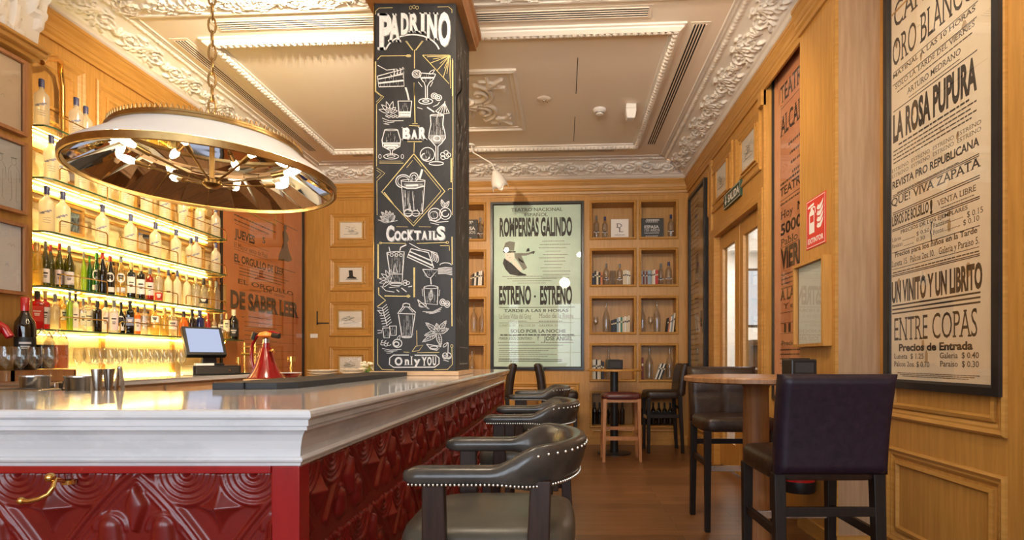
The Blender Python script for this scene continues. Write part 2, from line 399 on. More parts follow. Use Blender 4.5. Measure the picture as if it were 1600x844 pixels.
def panel(T, a0, a1, z0, z1, parent, inner=.10, name='panel_moulding'):
    mb = MB().ring(T, min(a0, a1), max(a0, a1), z0, z1, PANEL)
    if inner: mb.ring(T, min(a0, a1)+inner, max(a0, a1)-inner, z0+inner, z1-inner, [(0, 0), (0, .012), (.018, .016), (.03, .0)])
    return mb.build(name, M['wood_h'], parent)
for a, b, c, d in ((762, 848, 598, 690), (852, 905, 598, 690)):
    (s0, z1), (s1, z0) = bpx(a, c), bpx(b, d); panel(T_back, s0, s1, z0, z1, wall_back, .07)
for a, b in ((925, 990), (1002, 1056)):
    s0, z1 = bpx(a, 672); s1, z0 = bpx(b, 695); MB().ring(T_back, s0, s1, z0, z1, [(0, 0), (0, .012), (.012, .016), (.03, .0)]).build('panel_moulding', M['wood_h'], wall_back)
for a, b in ((334, 386), (404.5, 455)):
    s0, z1 = bpx(516, a); s1, z0 = bpx(583, b); panel(T_back, s0, s1, z0, z1, wall_back, .11)
for a in (757, 920, 996): # slender upright strips between the bays
    s0 = bpx(a, 450)[0]; MB().mbox(T_back, s0-.006, s0+.006, .1, HC+2.3, 0, .006).build('joint_strip', M['wood_h'], wall_back)
# cupboard door in the far wall
dr = MB(); s0, z1 = bpx(502, 459); s1 = bpx(640, 459)[0]
dr.mbox(T_back, s0, s1, .1, z1, 0, .022)
door2 = struct(dr, 'door_2', M['wood'])
for a, b in ((471, 526), (541, 596), (610, 665)):
    p0, q1 = bpx(516, a); p1, q0 = bpx(583, b)
    MB().ring(lambda s, z, d: T_back(s, z, d+.022), p0, p1, q0, q1, PANEL).ring(lambda s, z, d: T_back(s, z, d+.022), p0+.11, p1-.11, q0+.11, q1-.11, [(0, 0), (0, .012), (.018, .016), (.03, 0)]).build('panel_moulding', M['wood_h'], door2)
hs, hz = bpx(497, 505)
MB().mbox(T_back, hs-.006, hs+.006, hz-.02, hz+.17, .02, .034).mbox(T_back, hs-.006, hs+.2, hz-.008, hz+.006, .02, .034).build('hinge', M['black'], door2)
# ---- right wall by the doors, with its pier, poster bay and near stretch
DY0, DY1, DZ = 4.82, 6.42, 2.66
w = MB()
w.box(XR, XR+.12, DY1, 8.0, 0, ZC).box(XR, XR+.12, 4.775, DY0, 0, ZC).box(XR, XR+.12, DY0, DY1, DZ, ZC)
w.box(1.83, 1.98, 3.9, 4.775, 0, ZC).box(XR, 1.98, 4.0, 4.775, HC+2.46, ZC)
wall_right = struct(w, 'wall_right', M['wood'])
pier = struct(MB().box(1.72, 2.12, 3.48, 4.0, 0, ZC), 'wall_right_pier', M['wood'])
M['veneer'] = plain('grey_oak_veneer', (.36, .22, .12), .45, c2=(.44, .29, .17), scale=3.2, stretch=(14, 14, .9))  # cool daylight on the pier's near face, painted in as greyer oak
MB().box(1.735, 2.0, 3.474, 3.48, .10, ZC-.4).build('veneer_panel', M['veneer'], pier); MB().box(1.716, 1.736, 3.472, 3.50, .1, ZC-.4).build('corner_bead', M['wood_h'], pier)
wall_near = struct(MB().box(XN, 2.12, -2.7, 3.48, 0, ZC), 'wall_right_near', M['wood'])
# far panels: over the door, beside the door, below the far poster
for a, b, c, d in ((1146, 1108, 243, 322), (1190, 1152, 192, 283)):
    y0, y1 = ry(a), ry(b); panel(T_right, y0, y1, rz((a+b)/2, d), rz((a+b)/2, c), wall_right, .09)
panel(T_right, 6.62, 7.55, .2, .92, wall_right, .08)
MB().mbox(T_right, 6.5, 7.7, .93, .97, 0, .03).build('dado_rail', M['wood_h'], wall_right)
MB().mbox(T_right, 4.777, 4.798, 0, HC+2.33, 0, .02).build('pilaster_strip', M['wood_h'], wall_right)
MB().mbox(T_right, 4.777, 4.86, HC+2.2, HC+2.33, 0, .045).build('pilaster_cap', M['wood_h'], wall_right)
MB().mbox(T_right, 6.47, 6.56, 0, HC+2.33, 0, .025).build('pilaster_strip', M['wood_h'], wall_right)
# near stretch panels (below and behind the big poster)
panel(T_near, 2.475, 3.40, .86, 3.3, wall_near, .065)
panel(T_near, 2.475, 3.38, .12, .685, wall_near, .075)
panel(T_near, 1.2, 2.32, .12, .685, wall_near, .075); panel(T_near, 1.2, 2.32, .86, 3.3, wall_near, .065)
MB().mbox(T_near, 2.385, 2.392, 0, 3.55, 0, .004).build('joint_strip', M['wood_h'], wall_near)
# double glazed doors
door1 = struct(MB().mbox(T_right, DY0-.02, DY0+.08, 0, DZ-.05, -.12, .03).mbox(T_right, DY1-.1, DY1+.02, 0, DZ-.05, -.12, .03).mbox(T_right, DY0-.02, DY1+.02, DZ-.05, DZ+.05, -.12, .03), 'door_1', M['wood_h'])
ymid = (DY0+DY1)/2
for a, b in ((DY0+.08, ymid-.004), (ymid+.004, DY1-.1)):
    T = lambda y, z, d: T_right(y, z, d-.09)
    fr = MB()
    fr.mbox(T, a, a+.115, .02, DZ-.06, 0, .05).mbox(T, b-.115, b, .02, DZ-.06, 0, .05)
    fr.mbox(T, a+.115, b-.115, .02, .30, 0, .05).mbox(T, a+.115, b-.115, DZ-.2, DZ-.06, 0, .05)
    leaf = fr.build('door_leaf', M['wood'], door1, bevel=.004)
    MB().ring(T, a+.115, b-.115, .30, DZ-.2, [(0, .05), (.012, .056), (.02, .03)]).build('glazing_bead', M['wood_h'], leaf)
    MB().mbox(T, a+.1, b-.1, .28, DZ-.18, .022, .028).build('pane', M['doorpane'], leaf)
    MB().mbox(T, b-.02-.11 if a < ymid-.1 else a+.03, b-.08 if a < ymid-.1 else a+.06, 1.0, 1.14, .05, .058).build('lock_plate', M['brass'], leaf)
# the bright passage behind the doors
struct(MB().box(4.3, 4.4, 3.5, 11.5, 0, 3.6), 'wall_passage', M['corridor'])
struct(MB().box(1.9, 4.4, 11.4, 11.5, 0, 3.6), 'wall_passage_end', M['corridor'])
struct(MB().box(1.9, 4.4, 3.5, 11.5, 3.4, 3.5), 'ceiling_passage', M['corridor'])
struct(MB().box(2.4, 4.4, 3.5, 11.5, -.05, 0), 'floor_passage', M['floor'])
struct(MB().box(1.9, 2.0, 8.3, 11.5, 0, 3.6), 'wall_passage_side', M['corridor'])
area('passage_daylight', (3.2, 8.2, 3.36), (0, 0, 0), 1.4, 5.5, 220, (1, .95, .88))  # unseen area lamp under the passage ceiling keeps the passage bright
o = thing('display_cabinet', 'dark cabinet in the bright passage seen through the right-hand door leaf', 'cabinet', (3.2, 8.55, 0))
MB().box(-.35, .35, -.3, .3, 0, 1.5).build('body', M['wood_ebony'], o, bevel=.01)
for k in range(3): MB().box(-.36, .36, -.31, -.29, .25+.4*k, .28+.4*k).build('shelf', M['steel'], o)
o = thing('wall_screen', 'white lit screen in the passage seen through the right-hand door leaf', 'screen', (3.2, 8.60, 1.7))
MB().box(-.38, .38, -.03, .02, 0, .92).build('casing', M['black'], o)
MB().box(-.34, .34, -.036, -.03, .04, .88).build('lit_panel', emit('passage_screen', (.95, .97, 1), 1.3), o)
MB().box(-.03, .03, -.02, .02, -.2, 0).build('stand', M['black'], o)
# ---- left wall, behind the shelves, and the near left pier
w = MB().box(XL-.1, XL, 3.2, 8.2, 0, ZC)
wall_left = struct(w, 'wall_left', M['wood'])
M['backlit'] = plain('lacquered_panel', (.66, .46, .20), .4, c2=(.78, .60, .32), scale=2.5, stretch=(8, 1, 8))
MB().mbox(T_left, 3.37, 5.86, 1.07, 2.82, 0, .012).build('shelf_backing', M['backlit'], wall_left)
for k in range(7):                               # mirror squares framed in oak between the shelves
    for zz in (1.50, 1.82, 2.16, 2.53):
        y0 = 3.72+.36*k
        if (k+int(zz*10)) % 2: continue
        MB().ring(T_left, y0, y0+.2, zz, zz+.22, [(0, .012), (0, .03), (.02, .03), (.02, .016)]).build('oak_square', M['wood_h'], wall_left)
        MB().rect(T_left, y0+.02, y0+.18, zz+.02, zz+.20, .017).build('mirror_square', M['mirror'], wall_left)
for zz in (1.60, 1.66, 1.97, 2.03, 2.33, 2.39, 2.69): MB().mbox(T_left, 3.40, 5.84, zz, zz+.018, .012, .026).build('back_slat', M['wood_h'], wall_left)
for k in range(6):
    y0 = 3.46+.95*k
    if y0+.85 < 8: panel(T_left, y0, y0+.85, HC+1.72, HC+2.24, wall_left, .1)
for y in (4.45, 5.25): MB().mbox(T_left, y-.02, y+.02, 1.07, 2.9, .012, .03).build('batten', M['wood_h'], wall_left)
MB().mbox(T_left, 5.86, 5.93, 1.0, HC+2.3, 0, .05).build('edge_post', M['wood_dark'], wall_left)
XP = -3.25
w = MB().box(XL-.1, XP, -2.7, 3.37, 0, ZC)
wall_pier = struct(w, 'wall_left_near', M['wood'])
MB().mbox(T_left, 2.0, 3.36, 3.02, 3.045, .5, .56).mbox(T_left, 2.0, 3.37, 3.045, 3.075, .5, .60).mbox(T_left, 2.0, 3.37, 3.075, 3.095, .5, .62).build('pier_crown', M['wood_h'], wall_pier, bevel=.006)
# ---- rear wall with three street windows (behind the camera, mirrored in the poster glass)
w = MB(); zs0, zs1 = .85, 3.1
edges = [XP]+[e for a in WINDOWS for e in a]+[XN]
edges[0] = -3.3
w.box(-3.8, 2.12, ZREAR-.14, ZREAR, 0, zs0).box(-3.8, 2.12, ZREAR-.14, ZREAR, zs1, ZC)
for i in range(0, len(edges), 2): w.box(edges[i], edges[i+1], ZREAR-.14, ZREAR, zs0, zs1)
struct(w, 'wall_rear', M['wood'])
for i, (a, b) in enumerate(WINDOWS):
    w = MB(); T = lambda x, z, d: (x, ZREAR-.06+d, z)
    w.ring(T, a, b, zs0, zs1, [(0, -.03), (0, .03), (.06, .03), (.06, -.03)])
    for k in (1, 2): w.mbox(T, a+(b-a)*k/3-.015, a+(b-a)*k/3+.015, zs0, zs1, -.02, .02)
    for k in (1, 2, 3): w.mbox(T, a, b, zs0+(zs1-zs0)*k/4-.015, zs0+(zs1-zs0)*k/4+.015, -.02, .02)
    struct(w, 'window_%d' % (i+1), M['white'])
# ---- wooden crown moulding round the room
CROWN = [(0, 2.33), (.018, 2.33), (.022, 2.36), (.034, 2.375), (.034, 2.40), (.040, 2.405), (.044, 2.44), (.060, 2.475), (.060, 2.49), (.066, 2.495), (.066, 2.52), (0, 2.53)]
def crown(T, e0, e1, m0, m1):
    return MB().grid([[T(e0+m0*d, HC+h, d) for d, h in CROWN], [T(e1+m1*d, HC+h, d) for d, h in CROWN]])
struct(crown(T_back, XL, XR, 1, -1), 'trim_1', M['wood_h'])
struct(crown(T_right, 4.0, yb(XR), 0, -1), 'trim_2', M['wood_h'])
c = crown(lambda y, z, d: (1.72-d, y, z), 3.48, 4.0, -1, 0)
c.add([(1.72-d, 4.0, HC+h) for d, h in CROWN], [tuple(range(len(CROWN)))])
struct(c, 'trim_3', M['wood_h'])
struct(crown(T_left, 3.37, yb(XL), 0, -1), 'trim_4', M['wood_h'])
struct(crown(T_near, -2.6, 3.48, 0, 0), 'trim_5', M['wood_h'])
MB().mbox(T_back, XL, XR, HC+2.3, HC+2.32, 0, .01).build('crown_fillet', M['wood_h'], wall_back)
# skirting
struct(MB().mbox(T_back, XL, XR, 0, .12, 0, .018).mbox(T_back, XL, XR, .12, .135, 0, .010), 'baseboard_back', M['wood_h'])
struct(MB().mbox(T_right, DY1+.03, 7.7, 0, .12, 0, .018), 'baseboard_right', M['wood_h'])
struct(MB().mbox(T_near, -2.6, 3.46, 0, .10, 0, .018), 'baseboard_near', M['wood_h'])
struct(MB().box(1.70, 1.72, 3.46, 4.0, 0, .10).box(1.70, 2.0, 3.46, 3.48, 0, .10), 'baseboard_pier', M['wood_h'])

# ------------------------------------------------------------------ plaster relief
def field(nx, ny, W, H, strokes, period=True):
    X, Y = np.meshgrid((np.arange(nx)+.5)/nx*W, (np.arange(ny)+.5)/ny*H); h = np.zeros((ny, nx))
    for pts, r0, r1, amp in strokes:
        n = len(pts)
        for i, (px, py) in enumerate(pts):
            r = r0+(r1-r0)*i/max(1, n-1); dx = X-px
            if period: dx = (dx+W/2) % W-W/2
            q = 1-(dx*dx+(Y-py)**2)/(r*r); h = np.maximum(h, amp*np.sqrt(np.clip(q, 0, 1)))
    return h
def arc(cx, cy, r0, r1, a0, a1, n=24): return [(cx+(r0+(r1-r0)*i/(n-1))*math.cos(a0+(a1-a0)*i/(n-1)), cy+(r0+(r1-r0)*i/(n-1))*math.sin(a0+(a1-a0)*i/(n-1))) for i in range(n)]
def seg(x0, y0, x1, y1, n=8): return [(x0+(x1-x0)*i/(n-1), y0+(y1-y0)*i/(n-1)) for i in range(n)]
def acanthus(W, H):
    S = []
    for m, c in ((1, .25), (-1, .75)):
        cx, cy = c*W, .48*H; a = PI/2
        S.append((arc(cx, cy, .34*H, .06*H, a, a+m*3.6*PI/1.0, 44), .05*H, .028*H, .030))
        S.append(([(cx, cy)], .075*H, .07*H, .034))
        for k in range(7):
            an = a+m*(.25+.5*k); r = .40*H
            S.append((arc(cx+.0*W, cy, r*.86, r*1.22, an, an+m*.32, 7), .055*H, .018*H, .028))
    for x0, up in ((.5, 1), (0, -1)):
        for k in range(-2, 3):
            an = up*PI/2+k*.42; L = .36*H*(1-.12*abs(k)); y0 = .5*H-up*.22*H
            S.append((seg(x0*W, y0, x0*W+L*math.cos(an), y0+L*math.sin(an), 9), .045*H, .028*H, .034))
    return S
PERIOD, CH = .52, .34
nx, ny = 58, 30
TILE = field(nx, ny, PERIOD, CH, acanthus(PERIOD, CH))
def cove(T, e0, e1, m0, m1, dmax=.47, step=.009):
    """concave plaster cove: plain band, scrolling leaves, two bead rows, then the ceiling"""
    n = int(abs(e1-e0)/step)+1; prof = []
    for t in np.linspace(0, 1, 46): prof.append((.02+(dmax-.02)*t, 2.525+(.175)*(1-(1-t)**1.7)))
    rows = []
    for j, (d, h) in enumerate(prof):
        t = j/(len(prof)-1); row = []
        a = e0+m0*d; b = e1+m1*d
        for i in range(n):
            s = e0+(e1-e0)*i/(n-1); k = 0.0
            if .20 < t < .70:
                ty = (t-.20)/.50; k = TILE[min(ny-1, int(ty*ny)), int((s % PERIOD)/PERIOD*nx) % nx]
            elif .74 < t < .84: k = .022*math.sin(PI*(t-.74)/.10)*(.45+.55*abs(math.sin(s/.045*PI)))*(.8+.2*math.sin(s*31))
            elif .88 < t < .93: k = .012*math.sin(PI*(t-.88)/.05)*abs(math.sin(s/.022*PI))
            elif .94 < t < .985: k = .012
            if .07 < t < .09 or .16 < t < .18: k = .006
            ss = min(max(s, min(a, b)), max(a, b))
            row.append(T(ss, HC+h-k*.75, d+k*.66))
        rows.append(row)
    return MB().grid(rows)
struct(cove(T_back, XL, XR, 1, -1), 'trim_6', M['plaster'], smooth=True, angle=180)
struct(cove(T_right, 3.2, yb(XR), 0, -1), 'trim_7', M['plaster'], smooth=True, angle=180)
struct(cove(T_left, 3.37, yb(XL), 0, -1, .38), 'trim_8', M['plaster'], smooth=True, angle=180)
# plaster scroll bracket over the near left pier
rows = []
for j in range(40):
    t = j/39; row = []
    for i in range(70):
        s = 2.6+.78*i/69; k = TILE[min(ny-1, int(((t*.5+.25) % 1)*ny)), int(((s*.5) % PERIOD)/PERIOD*nx) % nx]*1.3
        row.append((XP+.02+.16*t**1.3+k, s, 3.09+.83*t))
    rows.append(row)
b = MB().grid(rows); b.add([rows[j][-1] for j in range(40)]+[(XL, 3.38, 3.92), (XL, 3.38, 3.09)], [tuple(range(42))])
struct(b, 'trim_9', M['plaster'], smooth=True)
# ---- ceiling frame of egg moulding, the relief panel, slot vents and fittings
FX0, FX1, FY0, FY1 = -3.05, .975, 4.48, 7.05
b = MB().ring(T_ceil, FX0, FX1, FY0, FY1, [(-.02, 0), (-.02, .014), (0, .018), (0, .03), (.03, .05), (.075, .028), (.075, .018), (.10, .014), (.10, 0)])
struct(b, 'trim_10', M['plaster'])
b = MB()
for x0, y0, x1, y1 in ((FX0+.055, FY0+.055, FX1-.055, FY0+.055), (FX0+.055, FY1-.055, FX1-.055, FY1-.055), (FX0+.055, FY0+.055, FX0+.055, FY1-.055), (FX1-.055, FY0+.055, FX1-.055, FY1-.055)):
    n = int(math.hypot(x1-x0, y1-y0)/.055)
    for k in range(n+1):
        x, y = x0+(x1-x0)*k/n, y0+(y1-y0)*k/n; c = T_ceil(x, y, .036); b.sphere(c, .027, 7, 4, .8)
        if k < n:
            c = T_ceil(x+(x1-x0)/n/2+(.022 if x0 == x1 else 0), y+(y1-y0)/n/2+(.022 if y0 == y1 else 0), .03); b.sphere(c, .016, 5, 3)
struct(b, 'trim_11', M['plaster'], smooth=True)
PX0, PX1, PY0, PY1 = -1.64, -.44, 5.10, 6.45
struct(MB().ring(T_ceil, PX0, PX1, PY0, PY1, [(0, 0), (0, .02), (.03, .03), (.05, .012), (.075, .012), (.085, 0)]), 'trim_12', M['plaster'])
S = []
for mx in (0, 1):
    for my in (0, 1):
        def q(pts): return [((1-x if mx else x), (1-y if my else y)) for x, y in pts]
        S += [(q(arc(.34, .33, .16, .03, -.6, 5.6, 40)), .030, .018, .03), (q([(.34, .33)]), .04, .04, .034), (q(arc(.36, .40, .10, .24, 2.2, 4.6, 24)), .02, .03, .026),
              (q(seg(.20, .20, .06, .07, 10)), .035, .02, .028), (q(seg(.2, .2, .05, .2, 8)), .025, .012, .026), (q(seg(.2, .2, .2, .05, 8)), .025, .012, .026),
              (q(seg(.14, .14, .10, .22, 6)), .022, .012, .022), (q(seg(.14, .14, .22, .10, 6)), .022, .012, .022), (q(arc(.30, .30, .24, .20, 3.3, 4.6, 16)), .022, .014, .022),
              (q(seg(.42, .46, .30, .52, 6)), .03, .016, .03), (q(seg(.46, .40, .5, .22, 8)), .03, .016, .03)]
for k in range(10): S.append((seg(.5, .5, .5+.12*math.cos(k*PI/5), .5+.12*math.sin(k*PI/5), 7), .03, .02, .05))
HF = field(150, 150, 1, 1, S, False)
rows = [[T_ceil(PX0+.1+(PX1-PX0-.2)*i/149, PY0+.1+(PY1-PY0-.2)*j/149, .004+HF[j, i]) for i in range(150)] for j in range(150)]
struct(MB().grid(rows), 'trim_13', M['plaster'], smooth=True, angle=180)
# ornament band nearer the bar
rows = [[T_ceil(XL+.3+i*.009, 3.97+.17*j/19, .006+TILE[min(ny-1, int(j/20*ny)), int(((i*.009) % PERIOD)/PERIOD*nx) % nx]*.8) for i in range(540)] for j in range(20)]
struct(MB().grid(rows).mbox(T_ceil, XL+.3, 1.27, 4.14, 4.16, 0, .02), 'trim_14', M['plaster'], smooth=True)
struct(MB().mbox(T_ceil, .128, .134, 4.95, 5.62, 0, .002).mbox(T_ceil, .128, .134, 6.16, 6.86, 0, .002), 'trim_15', M['blackslot'])
def vent(label, x0, x1, y0, y1, along):
    o = thing('ceiling_vent', label, 'air vent', T_ceil((x0+x1)/2, (y0+y1)/2, 0), 0, 'linear slot vents in the ceiling')
    cx, cy = (x0+x1)/2, (y0+y1)/2; T = lambda x, y, d: (x-cx, (y-cy)-TANB*(x-cx), -d)
    MB().mbox(T, x0-.03, x1+.03, y0-.03, y1+.03, -.002, .004).build('frame', M['ceiling'], o)
    MB().mbox(T, x0, x1, y0, y1, 0, .006).build('dark_slots', M['blackslot'], o)
    for k in range(5):
        f = k/4
        if along == 'x': MB().mbox(T, x0, x1, y0+(y1-y0)*f-.005, y0+(y1-y0)*f+.005, 0, .009).build('blade', M['ceiling'], o)
        else: MB().mbox(T, x0+(x1-x0)*f-.005, x0+(x1-x0)*f+.005, y0, y1, 0, .009).build('blade', M['ceiling'], o)
vent('long black slot vent in the ceiling running along the right wall cornice', 1.055, 1.155, 4.50, 6.98, 'y')
vent('long black slot vent in the ceiling above the backlit bottle wall', -3.30, -3.20, 4.50, 6.98, 'y')
vent('long black slot vent crossing the ceiling in front of the chalkboard pillar', -2.80, .66, 4.26, 4.37, 'x')
vent('slot vent crossing the ceiling along the far wall cornice', -2.80, .66, 7.10, 7.2, 'x')
o = thing('smoke_detector', 'round white smoke detector on the ceiling right of the relief panel', 'smoke detector', (.395, 5.97, ZC))
MB().lathe([(0, 0), (.07, 0), (.07, -.02), (.055, -.035), (.0001, -.036)], 20).build('base', M['plastic_white'], o, smooth=True)
MB().lathe([(.045, -.034), (.04, -.06), (.0001, -.066)], 20).build('sensor_head', M['plastic_white'], o, smooth=True)
MB().lathe([(.046, -.040), (.044, -.048)], 20).build('slot_band', M['black'], o)
o = thing('motion_sensor', 'small white boxy sensor hanging under the ceiling beside the smoke detector', 'sensor', (.72, 5.88, ZC))
MB().box(-.055, .055, -.06, .06, -.05, 0).build('bracket', M['plastic_white'], o, bevel=.006)
MB().taper((0, 0, -.15), (0, 0, -.05), .09, .10, .12, .13).build('housing', M['plastic_white'], o, bevel=.012)
o = thing('cover_plate', 'flat round cover plate on the ceiling near the relief panel', 'cover plate', (-.2, 5.73, ZC))
MB().lathe([(.0001, -.012), (.06, -.010), (.075, 0)], 24).build('disc', M['ceiling'], o, smooth=True)
MB().lathe([(.0001, -.03), (.01, -.025), (.012, -.012)], 10).build('nozzle', M['steel'], o)
# white tulip spot beside the pillar
def spot_lamp(loc, label, target, seen=True):
    o = thing('spot_lamp', label, 'spotlight', loc, 0, 'white spotlights under the ceiling')
    v = (Vector(target)-Vector(loc)).normalized(); top = ZC-loc[2]
    MB().lathe([(.0001, top), (.045, top), (.045, top-.02), (.0001, top-.022)], 16, (-.30 if seen else 0, 0, 0)).build('rose', M['plastic_white'], o)
    MB().tube([(-.30 if seen else 0, 0, top), (-.28 if seen else 0, 0, top-.10), (-.04 if seen else 0, 0, .10 if seen else 0), (0, 0, 0)], .008, 8).build('arm', M['plastic_white'], o)
    rot = Vector((0, 0, -1)).rotation_difference(v).to_matrix()
    def petals(z0, z1, r0, r1, k):
        rows = []
        for j in range(8):
            t = j/7; row = []
            for i in range(28):
                a = 2*PI*i/28; z = -(z0+(z1-z0)*t)-(t**3)*.05*max(0, math.cos(k*a)); r = r0+(r1-r0)*math.sin(t*PI/2)
                row.append(rot @ Vector((r*math.cos(a), r*math.sin(a), z)))
            rows.append(row)
        return MB().grid(rows, True)
    petals(-.02, .19, .025, .105, 4).build('shade', M['plastic_white'], o, smooth=True, solid=.003)
    b = MB().sphere((0, 0, 0), .028, 10, 6); b.v = [tuple(rot @ Vector((x, y, z-.10))) for x, y, z in b.v]; b.build('bulb', M['tracklamp'], o, smooth=True)
    p = Vector(loc)+v*.15
    return p, v
p, v = spot_lamp((-.86, 6.95, HC+2.36), 'white tulip shaded spotlight under the far cornice beside the pillar', (-.2, 7.4, 1.6))
spot('tulip_light', p, p+v, 30, SPOTC, 120)
for i, s_ in enumerate(FILL_SPOTS):
    d_ = [(.9, 6.9, 1.2), (1.95, 2.9, 1.7), (1.2, 7.2, 1.2), (-3.4, 7.2, 1.8)][i]
    p, v = spot_lamp((s_[0], s_[1], s_[2]-.14), ['white ceiling spotlight over the customers side of the bar', 'white ceiling spotlight above the round table', 'white ceiling spotlight in front of the double doors', 'white ceiling spotlight aimed at the orange poster'][i], d_, False)
    spot('ceiling_spot_light', p, d_, (120, 80, 60, 480)[i], SPOTC, 125)  # beam of an added fill spotlight
for i, g_ in enumerate(GLOBES):
    o = thing('globe_lamp', ['opal globe pendant lamp hung above the bar stools', 'opal globe pendant lamp hung above the marble bar side'][i], 'lamp', g_, 0, 'opal globe pendants')
    MB().sphere((0, 0, 0), .13, 24, 14).build('globe', M['globe'], o, smooth=True)
    MB().lathe([(.0001, .128), (.04, .125), (.04, .15), (.006, .16), (.006, ZC-g_[2]-.02), (.05, ZC-g_[2]-.015), (.05, ZC-g_[2]), (.0001, ZC-g_[2])], 18).build('stem', M['gold'], o, smooth=True)
# warm light strips lying on top of the far and right-hand crown mouldings
cv = emit('cove_led_soft', (1, .80, .58), 14)
o = thing('cove_light', 'warm light strip lying on the crown moulding of the far wall', 'light strip')
MB().mbox(T_back, XL+.2, XR-.1, HC+2.537, HC+2.547, .012, .03).build('led_strip', cv, o); MB().mbox(T_back, XL+.2, XR-.1, HC+2.534, HC+2.537, .008, .034).build('channel', M['white'], o)
o = thing('cove_light', 'warm light strip lying on the crown moulding above the glazed doors', 'light strip')
MB().mbox(T_right, 3.6, 7.4, HC+2.537, HC+2.547, .012, .03).build('led_strip', cv, o); MB().mbox(T_right, 3.6, 7.4, HC+2.534, HC+2.537, .008, .034).build('channel', M['white'], o)
# ================================================================== the bar
BX, BY, BYE, BXI, BZ = -.585, 1.275, 6.02, -1.36, 1.10
bar = thing('bar_counter', 'long white marble topped bar with embossed oxblood red panels', 'bar counter')
PROF = [(.010, 0), (.003, -.003), (0, -.010), (0, -.017), (.004, -.022), (.011, -.024), (.010, -.0255), (.010, -.038), (.017, -.0395), (.016, -.041), (.016, -.049), (.026, -.052), (.034, -.062), (.040, -.078), (.0445, -.098), (.046, -.115), (.038, -.118), (.036, -.122), (.038, -.127), (.044, -.131), (.046, -.138), (.08, -.138)]
rows = []
for d, h in PROF:
    rows.append([(-2.6, BY+d, BZ+h), (BX-d, BY+d, BZ+h), (BX-d, BYE-d, BZ+h), (BXI+d*.3, BYE-d, BZ+h)])
m = MB().grid(rows)
d = PROF[0][0]
m.add([(-2.6, BY+d, BZ), (BX-d, BY+d, BZ), (BX-d, 2.02, BZ), (-2.6, 2.02, BZ), (BXI, 2.02, BZ), (BXI, BYE-d, BZ), (BX-d, BYE-d, BZ)], [(0, 1, 2, 4, 3), (4, 2, 6, 5)])
m.add([(-2.6, 2.02, BZ), (BXI, 2.02, BZ), (BXI, 2.02, BZ-.04), (-2.6, 2.02, BZ-.04), (BXI, BYE, BZ), (BXI, BYE, BZ-.04)], [(0, 1, 2, 3), (1, 4, 5, 2)])
m.build('marble_top', M['marble'], bar)
P_ = .408; RH = .46
def bar_tile(nx, ny):
    S = []
    for dy in (-RH, -RH/2, 0, RH/2, RH):
        ox = P_/2 if abs(dy) == RH/2 else 0; tx = ox+P_/2
        for sg in (1, -1):
            rc = (ox+sg*.081, dy+.002)
            for r, w, a_ in ((.014, .007, .012), (.030, .006, .010), (.046, .006, .010), (.061, .0055, .009), (.076, .0075, .012)): S.append((arc(rc[0], rc[1], r, r, .06, PI-.06, 44), w, w, a_))
            band = [(tx+sg*(.016+.150*t), dy+.004+.170*(.75*t+.25*t*t)) for t in np.linspace(0, 1, 44)]
            S.append((band, .008, .008, .014)); S.append(([(x-sg*.013, y+.011) for x, y in band], .0055, .0055, .010)); S.append(([(x-sg*.023, y+.021) for x, y in band[8:]], .004, .004, .006))
            S.append((seg(tx+sg*.064, dy+.132, tx+sg*.064, dy+.170, 8), .026, .030, .022))
            S.append((arc(tx+sg*.064, dy+.140, .038, .038, PI, 2*PI, 24), .0055, .0055, .010))
        S.append((seg(tx, dy+.034, tx, dy+.082, 14), .006, .027, .024)); S.append((seg(tx, dy+.082, tx, dy+.138, 14), .027, .008, .024))
        S.append(([(ox, dy+.085)], .009, .009, .036))
    h = field(nx, ny, P_, RH, S)
    X, Y = np.meshgrid((np.arange(nx)+.5)/nx*P_, (np.arange(ny)+.5)/ny*RH)
    for dy in (-RH, -RH/2, 0, RH/2):
        ox = P_/2 if abs(dy) == RH/2 else 0
        dx = np.abs((X-ox+P_/2) % P_-P_/2)/.068; q = 1-dx**.62-(np.abs(Y-dy-.085)/.074)**.62; h = np.maximum(h, .040*np.clip(q, 0, 1)**.75)
    return h
bnx, bny = 200, 226
BT = bar_tile(bnx, bny)
for _ in range(2): BT = (BT*2+np.roll(BT, 1, 0)+np.roll(BT, -1, 0)+np.roll(BT, 1, 1)+np.roll(BT, -1, 1))/6
def bt(a, b):
    x, y = (a % P_)/P_*bnx, (b % RH)/RH*bny; i, j = int(x), int(y); f, g = x-i, y-j; i0, i1, j0, j1 = i % bnx, (i+1) % bnx, j % bny, (j+1) % bny
    return float((BT[j0, i0]*(1-f)+BT[j0, i1]*f)*(1-g)+(BT[j1, i0]*(1-f)+BT[j1, i1]*f)*g)
def red_panel(T, a0, a1, ztop, zbot, phase):
    na, nz = int(abs(a1-a0)/.004), int((ztop-zbot)/.004)
    return MB().grid([[T(a0+(a1-a0)*i/na, ztop-(ztop-zbot)*j/nz, bt(a0+(a1-a0)*i/na-phase, (ztop-zbot)*j/nz)) for i in range(na+1)] for j in range(nz+1)])
ZT = BZ-.138
red_panel(lambda a, z, h: (a, BY+.062-h*.85, z), -1.95, -.70, ZT-.018, .12, -.829).build('front_panel', M['red'], bar, smooth=True, angle=180)
red_panel(lambda a, z, h: (BX-.062+h*.85, a, z), 1.36, 5.92, ZT-.006, .12, 1.45).build('side_panel', M['red'], bar, smooth=True, angle=180)
MB().box(-2.6, -.70, BY+.040, BY+.07, ZT-.018, ZT).build('top_rail', M['redpost'], bar, bevel=.003)
MB().box(-.702, BX-.048, BY+.046, BY+.10, .10, ZT).build('corner_post', M['redpost'], bar, bevel=.004)
MB().box(BX-.10, BX-.05, 5.90, 5.97, .10, ZT).build('end_post', M['redpost'], bar, bevel=.004)
